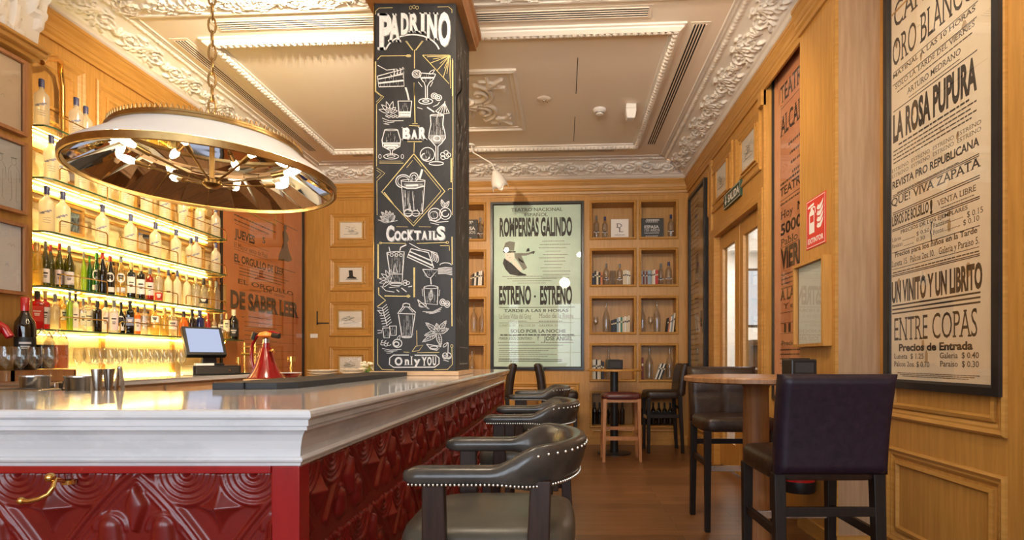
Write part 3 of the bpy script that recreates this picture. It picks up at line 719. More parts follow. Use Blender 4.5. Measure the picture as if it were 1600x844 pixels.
MB().box(-2.6, BX-.10, BY+.08, BY+.14, 0, .13).box(BX-.14, BX-.08, BY+.08, 5.95, 0, .13).build('plinth', M['black'], bar)
MB().box(-2.6, BX-.08, BY+.075, BY+.12, .12, ZT).box(BX-.12, BX-.075, BY+.1, 5.94, .12, ZT).box(-2.6, BXI-.02, 1.96, 2.0, .1, BZ-.04).box(BXI+.03, BXI+.07, 2.0, 5.9, .1, BZ-.04).box(BXI+.03, BX-.1, 5.88, 5.92, .1, ZT).build('carcass', M['wood_pale'], bar)
hx, hz_ = -1.19, .925
hk = MB().tube([(hx+.006, BY+.052, hz_-.004), (hx+.004, BY+.010, hz_+.012), (hx+.010, BY-.002, hz_-.004), (hx+.004, BY-.006, hz_-.018), (hx-.014, BY-.010, hz_-.028), (hx-.034, BY-.012, hz_-.033), (hx-.050, BY-.012, hz_-.032)], .0055, 10)
hk.sphere((hx-.053, BY-.012, hz_-.032), .009, 12, 8).lathe([(.0001, -.008), (.014, -.006), (.014, .004), (.0001, .006)], 12, (hx+.006, BY+.044, hz_)).sphere((hx-.002, BY+.004, hz_+.018), .011, 10, 6)
hk.build('bag_hook', M['brass'], bar, smooth=True)
mt = thing('bar_mat', 'long black rubber bar mat lying along the inner edge of the marble', 'bar mat', (0, 0, BZ))
MB().add([(-1.34, 2.10, 0), (-1.11, 2.13, 0), (-1.06, 2.2, 0), (-1.06, 3.74, 0), (-1.34, 3.74, 0), (-1.34, 2.10, .026), (-1.11, 2.13, .026), (-1.06, 2.2, .026), (-1.06, 3.74, .026), (-1.34, 3.74, .026)],
         [(0, 1, 2, 3, 4), (5, 6, 7, 8, 9), (0, 1, 6, 5), (1, 2, 7, 6), (2, 3, 8, 7), (3, 4, 9, 8), (4, 0, 5, 9)]).build('slab', M['rubber'], mt, bevel=.003)
MB().box(-1.226, -1.222, 2.108, 3.74, .0262, .0266).box(-1.226, -1.222, 2.105, 2.118, .001, .0262).build('joint', M['black'], mt)
# ================================================================== chalkboard pillar
PYF, PYB, PXL, PXR = 3.80, 4.34, -1.303, -.742
pil = thing('pillar', 'square chalkboard pillar rising from the bar with cocktail drawings and bar lettering', 'pillar')
MB().box(PXL, PXR, PYF, PYB, BZ+.03, HC+2.46).build('chalkboard', M['blackboard'], pil, bevel=.004)
MB().box(PXL-.02, PXR+.03, PYF-.05, PYB+.03, BZ+.001, BZ+.032).build('wooden_base', M['wood_pale'], pil, bevel=.004)
MB().box(PXL+.02, PXR-.02, PYF+.02, PYB-.02, HC+2.46, ZC).build('shaft', M['plaster'], pil)
T = lambda a, z, d: (a, PYF-d, z)
cp = MB()
for x0, z0, x1, z1 in ((.0, 2.445, .045, 2.50), (.045, 2.50, .075, 2.57), (.075, 2.57, .09, 2.64)):
    pass
CP = [(.0, 2.45), (.05, 2.45), (.05, 2.475), (.062, 2.50), (.07, 2.54), (.085, 2.56), (.085, 2.60), (.0, 2.60)]
rows = []
for d, h in CP: rows.append([(PXL-d, PYF-d, HC+h), (PXR+d, PYF-d, HC+h), (PXR+d, PYB+d, HC+h), (PXL-d, PYB+d, HC+h), (PXL-d, PYF-d, HC+h)])
MB().grid(rows).build('capital', M['wood_dark'], pil)
MB().box(PXL-.006, PXL, PYF-.006, PYF+.02, BZ+.03, HC+2.45).build('edge_bead', M['gold'], pil)
K = PYF/F
TP = lambda px, py, d: ((px-CX)*K, PYF-.0012-d, HC+(CY-py)*K)      # a point of the painted front given in the photo's own drawing units
chalk, gold, grey = MB(), MB(), MB()
def ck(pts, w=1.3, mb=None, closed=False, taper=False, d=0): (mb or chalk).ribbon(TP, pts, w, d, taper, closed)
def ell(cx, cy, rx, ry_, a0=0, a1=2*PI, n=22): return [(cx+rx*math.cos(a0+(a1-a0)*i/(n-1)), cy+ry_*math.sin(a0+(a1-a0)*i/(n-1))) for i in range(n)]
def letters(s, boxes, bold, mb=chalk, d=.0004, shadow=True):
    for ch, (x0, x1, yt, yb_) in zip(s, boxes):
        vs, fs = text_geo(ch, bold, True); xs_ = [v[0] for v in vs]; ys_ = [v[1] for v in vs]
        f = lambda x, y, ox=0, oy=0: (x0+(x-min(xs_))/(max(xs_)-min(xs_))*(x1-x0)+ox, yb_-(y-min(ys_))/(max(ys_)-min(ys_))*(yb_-yt)+oy)
        mb.add([TP(*f(x, y), d) for x, y in vs], fs)
        if shadow: grey.add([TP(*f(x, y, 1.2, 1.2), d-.0003) for x, y in vs], fs)
g1 = lambda x, y: (570+x/5.625, y/5.625)
letters('PADRINO', [tuple(v/5.625+(570 if i < 2 else 0) for i, v in enumerate(b)) for b in ((112, 236, 118, 437), (205, 316, 118, 368), (318, 386, 115, 308), (386, 482, 112, 284), (482, 534, 110, 290), (538, 642, 110, 352), (645, 752, 105, 412))], .045)
ck([g1(*p) for p in ell(420, 470, 238, 165, PI+.22, 2*PI-.22, 30)], 2.2)
g2 = lambda x, y: (570+x/4.965, 90+y/4.965)
letters('BAR', [(570+a/4.965, 570+b/4.965, 90+c/4.965, 90+d/4.965) for a, b, c, d in ((286, 352, 540, 638), (356, 412, 560, 634), (414, 482, 538, 636))], .05)
g3 = lambda x, y: (570+x/5.275, 230+y/5.275)
letters('COCKTAILS', [(570+a/5.275, 570+b/5.275, 230+c/5.275, 230+d/5.275) for a, b, c, d in ((176, 242, 645, 778), (244, 298, 690, 772), (300, 344, 690, 770), (346, 410, 680, 772), (408, 462, 688, 768), (464, 520, 690, 766), (524, 552, 690, 766), (556, 598, 690, 766), (592, 662, 650, 768))], .045)
g4 = lambda x, y: (570+x/6.03, 370+y/6.03)
g5 = lambda x, y: (570+x/6.03, 460+y/6.03)
letters('OnlyYOU', [(570+a/6.03, 570+b/6.03, 460+c/6.03, 460+d/6.03) for a, b, c, d in ((282, 356, 590, 672), (372, 424, 612, 668), (430, 452, 582, 668), (462, 524, 612, 690), (532, 590, 588, 672), (588, 630, 588, 672), (636, 676, 586, 672))], .04, shadow=False)
chalk_txt = chalk; chalk_txt.build('chalk_lettering', M['chalk'], pil); grey.build('lettering_shadow', M['chalkgrey'], pil)
chalk, grey = MB(), MB()
# gold line work
def gl(pts, f, w=1.1, closed=False): gold.ribbon(TP, [f(*p) for p in pts], w, .0002, False, closed)
gl([(95, 130), (95, 100), (125, 72), (245, 68)], g1, .8); gl([(640, 62), (735, 60), (766, 85), (766, 115)], g1, .8)
for k in (-1, 0, 1): gl(ell(432+k*28, 62-abs(k)*-6, 12, 14), g1, .6)
for o in (0, 9): gl([(358+o, 362-o*.3), (420+o*.5, 442)], g1, .7); gl([(514-o, 362-o*.3), (450-o*.5, 442)], g1, .7)
gl([(437, 440), (437, 602)], g1, 1.1); gl([(437, 730), (437, 844)], g1, 1.2)
gl([(112, 525), (140, 493), (400, 490)], g1, 1.1); gl(ell(385, 492, 20, 9), g1, .9)
gl([(508, 486), (745, 486)], g1, .9); gl([(508, 486), (742, 738), (752, 488)], g1, 1.0)
for q in ((575, 556), (635, 622), (690, 682)): gl([q, (748, 490)], g1, .9)
for q in ((548, 500), (600, 520), (660, 560), (700, 600), (722, 650)): gold.ribbon(TP, [g1(*q), g1(744, 494)], 2.4, .0001, True)
gl([(770, 515), (770, 844)], g1, .9); gl([(98, 540), (98, 800), (150, 844)], g1, .9)
gl([(82, 30), (82, 265), (148, 305), (92, 362), (92, 844)], g2, .9); gl([(90, 270), (130, 305), (90, 345)], g2, .7); gl([(684, 20), (684, 844)], g2, .9); gl([(666, 20), (666, 240)], g2, .7)
gl([(384, 195), (390, 505)], g2, 1.5); gl([(345, 528), (425, 532)], g2, .9); gl([(368, 514), (410, 514)], g2, .9); gl([(330, 653), (444, 653)], g2, 1.1); gl([(384, 660), (382, 738)], g2, 1.0)
gl([(112, 818), (300, 820)], g2, 1.1); gl([(114, 804), (285, 804)], g2, .6)
gl([(404, 55), (660, 365), (402, 650), (140, 370), (404, 55)], g3, 1.5); gl([(404, 84), (468, 160)], g3, .7); gl([(490, 190), (630, 362), (402, 626), (344, 570)], g3, .8); gl([(160, 372), (236, 470)], g3, 1.6); gl([(345, 170), (395, 110)], g3, .7)
gl([(98, 170), (166, 216), (100, 280), (102, 560)], g3, .9); gl([(98, 190), (138, 218), (98, 256)], g3, .7); gl([(724, 10), (724, 560)], g3, .9); gl([(712, 90), (712, 290)], g3, 1.8); gl(ell(706, 356, 20, 16, PI, 2*PI, 8), g3, .7)
gl([(260, 656), (354, 658)], g3, .7); gl([(444, 656), (545, 658)], g3, .7); gl([(128, 790), (340, 794)], g3, 1.0); gl([(430, 794), (680, 786)], g3, 1.0); gl(ell(130, 790, 9, 8), g3, .8); gl(ell(680, 786, 11, 9), g3, .8)
gl([(126, 70), (126, 395)], g4, 2.2); gl([(822, 0), (824, 262)], g4, 1.6); gl([(820, 392), (822, 844)], g4, 1.9); gl([(466, 290), (466, 570)], g4, 2.6); gl([(130, 480), (132, 545), (196, 600), (118, 660)], g4, 1.5); gl([(186, 558), (430, 562)], g4, 1.6); gl(ell(410, 560, 14, 11), g4, 1.0); gl([(710, 84), (796, 84), (798, 130)], g4, 1.0)
gl([(490, 340), (492, 480)], g5, 1.0); gl([(446, 540), (480, 490), (550, 478), (512, 530), (446, 540)], g5, .9); gl([(366, 544), (420, 546)], g5, .8); gl([(495, 550), (702, 546)], g5, .9); gl([(820, 500), (826, 660), (780, 708), (650, 710)], g5, 1.0); gl([(122, 420), (122, 660), (164, 708), (278, 712)], g5, 1.0); gl(ell(820, 488, 11, 13), g5, .8)
gold.build('gold_linework', M['chalkgold'], pil)
# white drawings
def c_(pts, f, w=1.0, closed=False, taper=False): chalk.ribbon(TP, [f(*p) for p in pts], w, .0003, taper, closed)
def hatch(x0, x1, y0, y1, f, n, w=.9, seed=1):
    r = random.Random(seed)
    for _ in range(n):
        x = r.uniform(x0, x1); a = r.uniform(y0, y1); b = a+r.uniform(.25, .6)*(y1-y0); c_([(x, a), (x+r.uniform(-5, 5), min(b, y1))], f, w*r.uniform(.6, 1.4), taper=True)
def fill(pts, f): grey.poly(TP, [f(*p) for p in pts], .0001)
def leaf(x, y, ang, L, wd, f, vein=True):
    ca, sa = math.cos(ang), math.sin(ang); up = [(x+ca*L*t-sa*wd*math.sin(PI*t**.8), y+sa*L*t+ca*wd*math.sin(PI*t**.8)) for t in np.linspace(0, 1, 10)]; dn = [(x+ca*L*t+sa*wd*math.sin(PI*t**.8), y+sa*L*t-ca*wd*math.sin(PI*t**.8)) for t in np.linspace(0, 1, 10)]
    c_(up, f, .9); c_(dn, f, .9)
    if vein:
        c_([(x, y), (x+ca*L*.9, y+sa*L*.9)], f, .7)
        for t in (.3, .45, .6, .75):
            for sg in (1, -1): c_([(x+ca*L*t, y+sa*L*t), (x+ca*L*(t+.12)-sg*sa*wd*.7, y+sa*L*(t+.12)+sg*ca*wd*.7)], f, .45)
# shaker pouring, held by a hand
c_([(98, 145), (300, 90), (305, 222), (110, 228), (98, 145)], g2, 1.4); c_([(105, 168), (296, 130)], g2, 1.8); c_([(105, 200), (300, 178)], g2, 2.6); hatch(120, 290, 140, 225, g2, 16)
for k in range(4): c_(ell(215+k*24, 118-k*6, 17, 26, -1.2, 2.6, 12), g2, 1.3)
c_([(100, 60), (170, 98), (240, 90)], g2, 1.1); c_([(275, 92), (304, 86), (300, 160)], g2, 1.6)
for k in range(3): c_([(312+k*5, 232), (328+k*4, 280), (338+k*4, 330)], g2, 1.0)
c_([(258, 338), (268, 462), (352, 462), (364, 338)], g2, 1.4); c_([(258, 338), (364, 338)], g2, 1.1); fill([(268, 420), (354, 420), (350, 458), (270, 458)], g2); c_([(270, 425), (352, 425)], g2, 2.8); c_([(272, 446), (350, 446)], g2, 3.4); hatch(280, 345, 350, 440, g2, 12)
for an in (-2.9, -2.4, -1.9, -1.3, -.7, -.2): leaf(195, 425, an, 88 if an < -1 else 60, 14, g2, False)
for k in range(6): c_(ell(172+k*16, 452+(k % 2)*8, 9, 8), g2, .8)
for k in range(3): c_([(135+k*6, 470+k*22), (190, 492+k*14), (300-k*70, 490+k*10)], g2, .8)
# margarita glass
c_(ell(403, 128, 34, 30), g2, 1.3); c_(ell(403, 128, 23, 20), g2, .8)
for k in range(6): c_([(403, 128), (403+22*math.cos(k), 128+19*math.sin(k))], g2, .7)
c_([(425, 120), (548, 128)], g2, 1.2); c_([(424, 128), (440, 170), (462, 196), (470, 225), (472, 318)], g2, 1.2); c_([(550, 130), (532, 170), (500, 198), (486, 225), (486, 318)], g2, 1.2); c_([(440, 158), (536, 158)], g2, 2.4); hatch(445, 525, 130, 190, g2, 12); c_(ell(473, 340, 54, 22), g2, 1.4); c_(ell(473, 338, 24, 9), g2, 1.4)
leaf(500, 130, -.7, 55, 10, g2, False); c_([(415, 190), (445, 228)], g2, .9); c_([(528, 190), (508, 226)], g2, .9)
for x, y in ((540, 298), (572, 312)): c_(ell(x, y, 24, 22), g2, 1.2); c_(ell(x, y, 11, 9), g2, 1.6)
c_([(408, 388), (448, 400)], g2, 1.0); c_([(530, 382), (566, 366), (580, 345)], g2, 1.0)
# brandy balloon
c_([(155, 562), (134, 640), (140, 690), (198, 722), (200, 755)], g2, 1.4); c_([(255, 562), (278, 640), (272, 690), (216, 722), (214, 755)], g2, 1.4); c_(ell(205, 562, 50, 6), g2, .9); fill([(142, 664), (272, 664), (262, 692), (215, 712), (198, 712), (150, 694)], g2); c_([(140, 664), (274, 664)], g2, 1.8); c_([(150, 682), (262, 684)], g2, 3.6); c_([(176, 702), (240, 702)], g2, 2.6); hatch(165, 250, 575, 655, g2, 10); c_(ell(205, 768, 58, 20), g2, 1.2); c_(ell(205, 766, 30, 9), g2, 1.0)
for sx in (118, 292): c_(ell(sx, 768, 10, 16), g2, .8)
# hurricane glass with umbrella
c_([(508, 448), (514, 520), (500, 585), (496, 625), (530, 665), (552, 690), (552, 800)], g2, 1.3); c_([(612, 448), (606, 520), (622, 585), (626, 625), (596, 665), (568, 690), (568, 800)], g2, 1.3); c_(ell(560, 448, 52, 6), g2, 1.0); fill([(502, 600), (620, 600), (618, 636), (580, 668), (540, 668), (504, 640)], g2); hatch(515, 605, 465, 650, g2, 22); c_(ell(560, 628, 26, 20), g2, 1.5); c_(ell(555, 822, 56, 14), g2, 1.3)
c_([(484, 386), (540, 424)], g2, 2.0); c_([(550, 418), (620, 352), (656, 432), (600, 440), (550, 418)], g2, 1.1)
for q in (565, 590, 615, 638): c_([(620, 354), (q, 432)], g2, .8)
c_([(620, 352), (622, 340)], g2, 1.2); c_([(560, 470), (572, 430)], g2, .9)
c_(ell(486, 752, 56, 54), g2, 1.2); c_(ell(470, 770, 30, 26, 0, 4.5), g2, 1.6); hatch(450, 520, 720, 790, g2, 12)
for x, y in ((606, 752), (630, 738), (634, 768), (608, 776), (650, 756)): c_(ell(x, y, 17, 16), g2, 1.0)
# glass in the diamond
c_([(300, 272), (322, 548), (476, 548), (496, 272)], g3, 1.3); c_(ell(398, 276, 98, 10), g3, 1.0); c_([(302, 322), (350, 340), (420, 340), (492, 320)], g3, 1.8); fill([(322, 300), (480, 300), (480, 330), (330, 334)], g3); hatch(318, 484, 345, 530, g3, 34, 1.3, 4); c_(ell(358, 542, 34, 28), g3, 2.2); c_(ell(420, 546, 30, 24), g3, 1.3); c_(ell(318, 282, 62, 54, PI*.55, PI*2.02), g3, 1.6); c_(ell(318, 282, 46, 40, PI*.6, PI*2), g3, .9); c_(ell(406, 248, 34, 36), g3, 1.4); c_(ell(406, 248, 18, 18), g3, 1.0); c_([(452, 262), (474, 184)], g3, 3.2); c_([(340, 318), (440, 314)], g3, 2.6)
for k in range(7): leaf(212, 610, -PI*.98+k*.36, 108-abs(k-2)*12, 17, g3)
c_([(110, 600), (200, 620), (270, 605)], g3, 1.0)
c_(ell(578, 556, 54, 52), g3, 1.4); c_(ell(570, 560, 34, 30), g3, 1.0); hatch(550, 610, 520, 600, g3, 12); c_(ell(664, 548, 48, 48), g3, 1.2); c_(ell(664, 548, 28, 26, 0, 5), g3, 1.5); leaf(655, 500, -1.9, 72, 15, g3); leaf(660, 500, -1.0, 66, 15, g3)
c_([(530, 600), (600, 620), (690, 612)], g3, 1.0); c_([(540, 624), (612, 640)], g3, .9)
# mojito, straining hand, shaker, leaves
c_([(208, 148), (238, 350), (246, 440), (352, 440), (356, 350), (372, 142)], g4, 1.4); c_([(208, 148), (290, 140), (372, 142)], g4, 1.0); c_([(238, 352), (356, 352)], g4, 1.2); hatch(226, 360, 160, 340, g4, 20); hatch(250, 350, 360, 432, g4, 12); c_([(268, 340), (286, 250), (308, 340), (268, 340)], g4, 1.4); c_([(330, 130), (340, 100), (392, 76)], g4, 1.9)
for k in range(6): c_(ell(232+k*22, 160+(k % 2)*14, 14, 12), g4, .9)
c_([(228, 96), (238, 140)], g4, 1.1)
for an in (-2.5, -2.0, -1.5, 2.9, 2.4, -3.0): leaf(240, 410, an, 105, 15, g4, False)
for x, y in ((382, 424), (406, 436), (380, 446)): c_(ell(x, y, 17, 14), g4, 1.1)
c_(ell(295, 445, 60, 16), g4, 1.1); c_([(150, 465), (200, 510), (280, 522)], g4, .9); c_([(230, 480), (330, 470)], g4, .9); c_([(345, 482), (394, 520)], g4, 1.6); c_([(300, 500), (324, 520)], g4, 1.6); c_([(410, 474), (446, 466)], g4, 1.5)
c_([(436, 112), (600, 150), (650, 292), (636, 300), (400, 190), (436, 112)], g4, 1.5); c_([(426, 140), (640, 232)], g4, 1.9); c_([(412, 170), (640, 272)], g4, 2.4)
for k in range(5): c_(ell(618+k*16, 172+k*9, 12, 34, -1.9, 2.0, 12), g4, 1.1)
c_([(420, 62), (520, 116), (600, 130), (680, 156), (690, 200)], g4, 1.2)
c_([(545, 308), (590, 380), (622, 388), (690, 312), (545, 308)], g4, 1.3); hatch(565, 670, 312, 372, g4, 14)
for k in range(5): c_([(690, 300+k*12), (760, 290+k*14), (824, 296+k*16)], g4, 1.2)
c_(ell(762, 268, 54, 22, PI, 2*PI), g4, 1.2); c_([(620, 388), (626, 450)], g4, 1.6)
c_([(556, 480), (570, 630), (684, 640), (690, 476)], g4, 1.3); c_(ell(624, 476, 66, 14), g4, 1.0); hatch(575, 680, 490, 620, g4, 16); leaf(620, 600, -1.5, 100, 18, g4); c_([(540, 490), (548, 560)], g4, .8); c_([(706, 500), (700, 560)], g4, .8)
c_([(498, 592), (520, 650), (608, 684), (498, 592)], g4, 1.4); c_(ell(545, 645, 36, 20), g4, .9)
for x, y in ((734, 618), (776, 636)): c_(ell(x, y, 26, 30), g4, 1.2); c_(ell(x, y, 12, 13), g4, 1.6)
for k in range(3): c_([(545+k*30, 706+k*10), (640, 708+k*8), (728-k*8, 664+k*18)], g4, .9)
c_([(362, 90), (358, 120), (318, 170), (306, 180), (470, 186), (480, 172), (426, 122), (424, 94), (392, 84), (362, 90)], g5, 1.3); c_([(318, 190), (350, 402), (440, 404), (474, 188)], g5, 1.4); c_(ell(395, 402, 46, 8), g5, 1.1); c_([(335, 170), (380, 120)], g5, .9); c_([(455, 170), (408, 122)], g5, .9); hatch(345, 455, 195, 390, g5, 24); c_([(358, 118), (426, 120)], g5, .9)
for k in range(8):
    t = k/7; x, y = 165+45*t, 130+165*t; c_([(x, y), (x-42, y+10-14*(1-t))], g5, 1.0); c_([(x, y), (x+44, y-36)], g5, 1.0)
c_([(165, 125), (212, 300)], g5, 1.1); c_([(120, 150), (160, 190)], g5, 1.2)
c_([(168, 318), (182, 410), (232, 410), (240, 316), (168, 318)], g5, 1.3); hatch(178, 230, 325, 400, g5, 9); c_([(232, 300), (246, 388), (296, 386), (298, 298), (232, 300)], g5, 1.3); hatch(244, 292, 306, 380, g5, 8)
c_(ell(308, 462, 42, 38), g5, 1.5); c_(ell(298, 468, 24, 20), g5, 1.8); leaf(310, 430, -1.1, 50, 11, g5, False)
for x, y in ((175, 445), (205, 450), (168, 466), (200, 476), (228, 470)): c_(ell(x, y, 17, 12, 0, 4.6), g5, 1.0)
for k in range(3): c_([(165+k*20, 510+k*22), (240, 526+k*14), (346-k*40, 520+k*12)], g5, .8)
for an, L in ((-.95, 140), (-2.45, 150), (2.6, 170), (1.35, 130), (-.35, 110), (-1.7, 90), (2.95, 130)): leaf(688, 362, an, L, 24, g5)
c_([(582, 470), (620, 516), (680, 526), (722, 492), (582, 470)], g5, 1.3); c_(ell(652, 500, 36, 12), g5, .9)
leaf(738, 498, -.8, 62, 11, g5, False); c_([(786, 455), (784, 550)], g5, 1.0)
for x in (758, 790): c_(ell(x, 580, 25, 28), g5, 1.2); c_(ell(x, 584, 13, 14, 0, 4), g5, 1.2)
c_([(740, 618), (790, 632)], g5, .9); c_([(120, 340), (160, 340), (158, 362), (122, 366)], g5, 1.0)
c_([(415, 572), (270, 572), (236, 600), (232, 660), (272, 688), (660, 686), (700, 655), (700, 600), (672, 574), (470, 574)], g5, 1.6)
chalk.build('chalk_drawings', M['chalk'], pil); grey.build('chalk_shading', M['chalkgrey'], pil)
sm = MB(); TS = lambda y, z, d: (PXR+.0012+d, y, z); r = random.Random(5)
for k in range(95):
    y = r.uniform(PYF+.06, PYB-.06); z = r.uniform(1.35, 3.5); L = r.uniform(.03, .16)
    sm.ribbon(TS, [(y, z), (y+r.uniform(-.04, .04), z+L*.5), (y+r.uniform(-.06, .06), z+L)], r.uniform(.006, .022), 0, True)
for k in range(7): sm.ribbon(TS, [(PYF+.12+.1*math.sin(t*2), 2.7+t*.13+k*.0) for t in np.linspace(0, 5, 20)], .012, 0)
sm.ribbon(TS, [(PYF+.14, 1.18), (PYB-.08, 1.18), (PYB-.08, 1.30), (PYF+.14, 1.30), (PYF+.14, 1.18)], .009, 0)
sm.build('smudged_side_drawing', M['chalkgrey'], pil)

# ================================================================== chandelier
CHX, CHY, CHZ, CR, CR1, CHH = -1.85, 2.90, HC+.927, .60, .422, .185
ch = thing('chandelier', 'wide round mirrored chandelier of white enamel and brass hanging over the bar', 'chandelier', (CHX, CHY, CHZ))
MB().lathe([(CR-.002, -.006), (CR+.007, -.005), (CR+.009, .026), (CR-.004, .032), (CR-.006, -.006)], 72).build('rim', M['gold'], ch, smooth=True)
MB().lathe([(CR-.002, .032), (CR-.02, .055), (CR1+.035, CHH-.04), (CR1+.01, CHH-.01), (CR1, CHH)], 72).build('shade', M['enamel'], ch, smooth=True)
gb = MB().lathe([(CR1+.012, CHH-.018), (CR1+.022, CHH-.012), (CR1+.022, CHH-.002), (CR1+.010, CHH+.006), (CR1+.010, CHH+.016)], 72)
for k in range(120):
    a = 2*PI*k/120; gb.tube([((CR1+.010)*math.cos(a+da*.014), (CR1+.010)*math.sin(a+da*.014), CHH+.014+.020*(1-abs(da)**2)) for da in (-1, -.5, 0, .5, 1)], .0022, 5)
gb.build('gallery_band', M['gold'], ch, smooth=True)
NP = 26
for k in range(NP):
    a0, a1 = 2*PI*k/NP, 2*PI*(k+.985)/NP; rb, rt = CR-.010, CR1-.055; t1 = rnd.uniform(-.03, .012); t2 = t1+rnd.uniform(-.012, .012)
    MB().add([(rb*math.cos(a0), rb*math.sin(a0), .012), (rb*math.cos(a1), rb*math.sin(a1), .012), (rt*math.cos(a1), rt*math.sin(a1), CHH-.035+t1), (rt*math.cos(a0), rt*math.sin(a0), CHH-.035+t2)], [(0, 1, 2, 3)]).build('mirror_panel', M['mirror'], ch)
MB().lathe([(CR1-.05, CHH-.030), (.0001, CHH-.028)], 48).build('mirror_disc', M['mirror'], ch)
sp = MB()
for k in range(NP): a = 2*PI*k/NP; sp.tube([((CR1-.06)*math.cos(a), (CR1-.06)*math.sin(a), CHH-.034), ((CR-.012)*math.cos(a), (CR-.012)*math.sin(a), .012)], .0028, 5)
sp.build('joint_wires', M['gold'], ch)
MB().lathe([(CR1-.048, CHH-.05), (CR1-.03, CHH-.045), (CR1-.03, CHH-.028), (CR1-.055, CHH-.028), (CR1-.048, CHH-.05)], 64).build('inner_ring', M['wood_pale'], ch, smooth=True)
MB().lathe([(.0001, -.03), (.03, -.028), (.048, -.012), (.048, .006), (.03, .014), (.012, .02), (.012, CHH+.03), (.0001, CHH+.03)], 20).build('hub', M['gold'], ch, smooth=True)
for k in range(8):
    a = 2*PI*k/8+.26; c, s = math.cos(a), math.sin(a)
    ar = MB().tube([(.04*c, .04*s, 0), (.15*c, .15*s, .022), (.285*c, .285*s, .058)], .0055, 8).tube([(.285*c, .285*s, .058), (.345*c, .345*s, .076)], .013, 10).build('arm', M['gold'], ch, smooth=True)
    bb = MB(); prof = [(.0001, 0), (.012, .004), (.019, .03), (.018, .05), (.010, .078), (.0001, .092)]
    tmp = MB().lathe(prof, 12); R_ = Vector((0, 0, 1)).rotation_difference(Vector((c, s, .30)).normalized()).to_matrix(); o_ = Vector((.345*c, .345*s, .076))
    bb.add([tuple(R_ @ Vector(v)+o_) for v in tmp.v], tmp.f); bb.build('bulb', M['bulb'], ar, smooth=True)
MB().lathe([(CR1-.06, CHH-.015), (CR1-.02, CHH-.015), (CR1-.02, CHH-.005), (CR1-.06, CHH-.005), (CR1-.06, CHH-.015)], 48).build('uplight_ring', emit('uplight_glow', (1, .72, .38), 28), ch)  # added glowing ring hidden inside the crown to brighten the ceiling
cn = MB(); z = CHH+.03; ztop = ZC-CHZ; i = 0
while z < ztop-.07:
    L = .088; a = PI/2*(i % 2)+.4; pts = [(.017*math.cos(t)*math.cos(a), .017*math.cos(t)*math.sin(a), z+L/2-.006+.043*math.sin(t)) for t in np.linspace(0, 2*PI, 15)]
    cn.tube(pts, .0052, 6, False); z += L-.016; i += 1
    if z > ztop-.62: break
cn.tube([(0, 0, z+.01), (0, 0, ztop-.03)], .010, 10)
cn.build('chain', M['gold'], ch, smooth=True)
MB().lathe([(.0001, ztop-.05), (.05, ztop-.04), (.06, ztop), (.0001, ztop)], 20).build('ceiling_rose', M['gold'], ch, smooth=True)

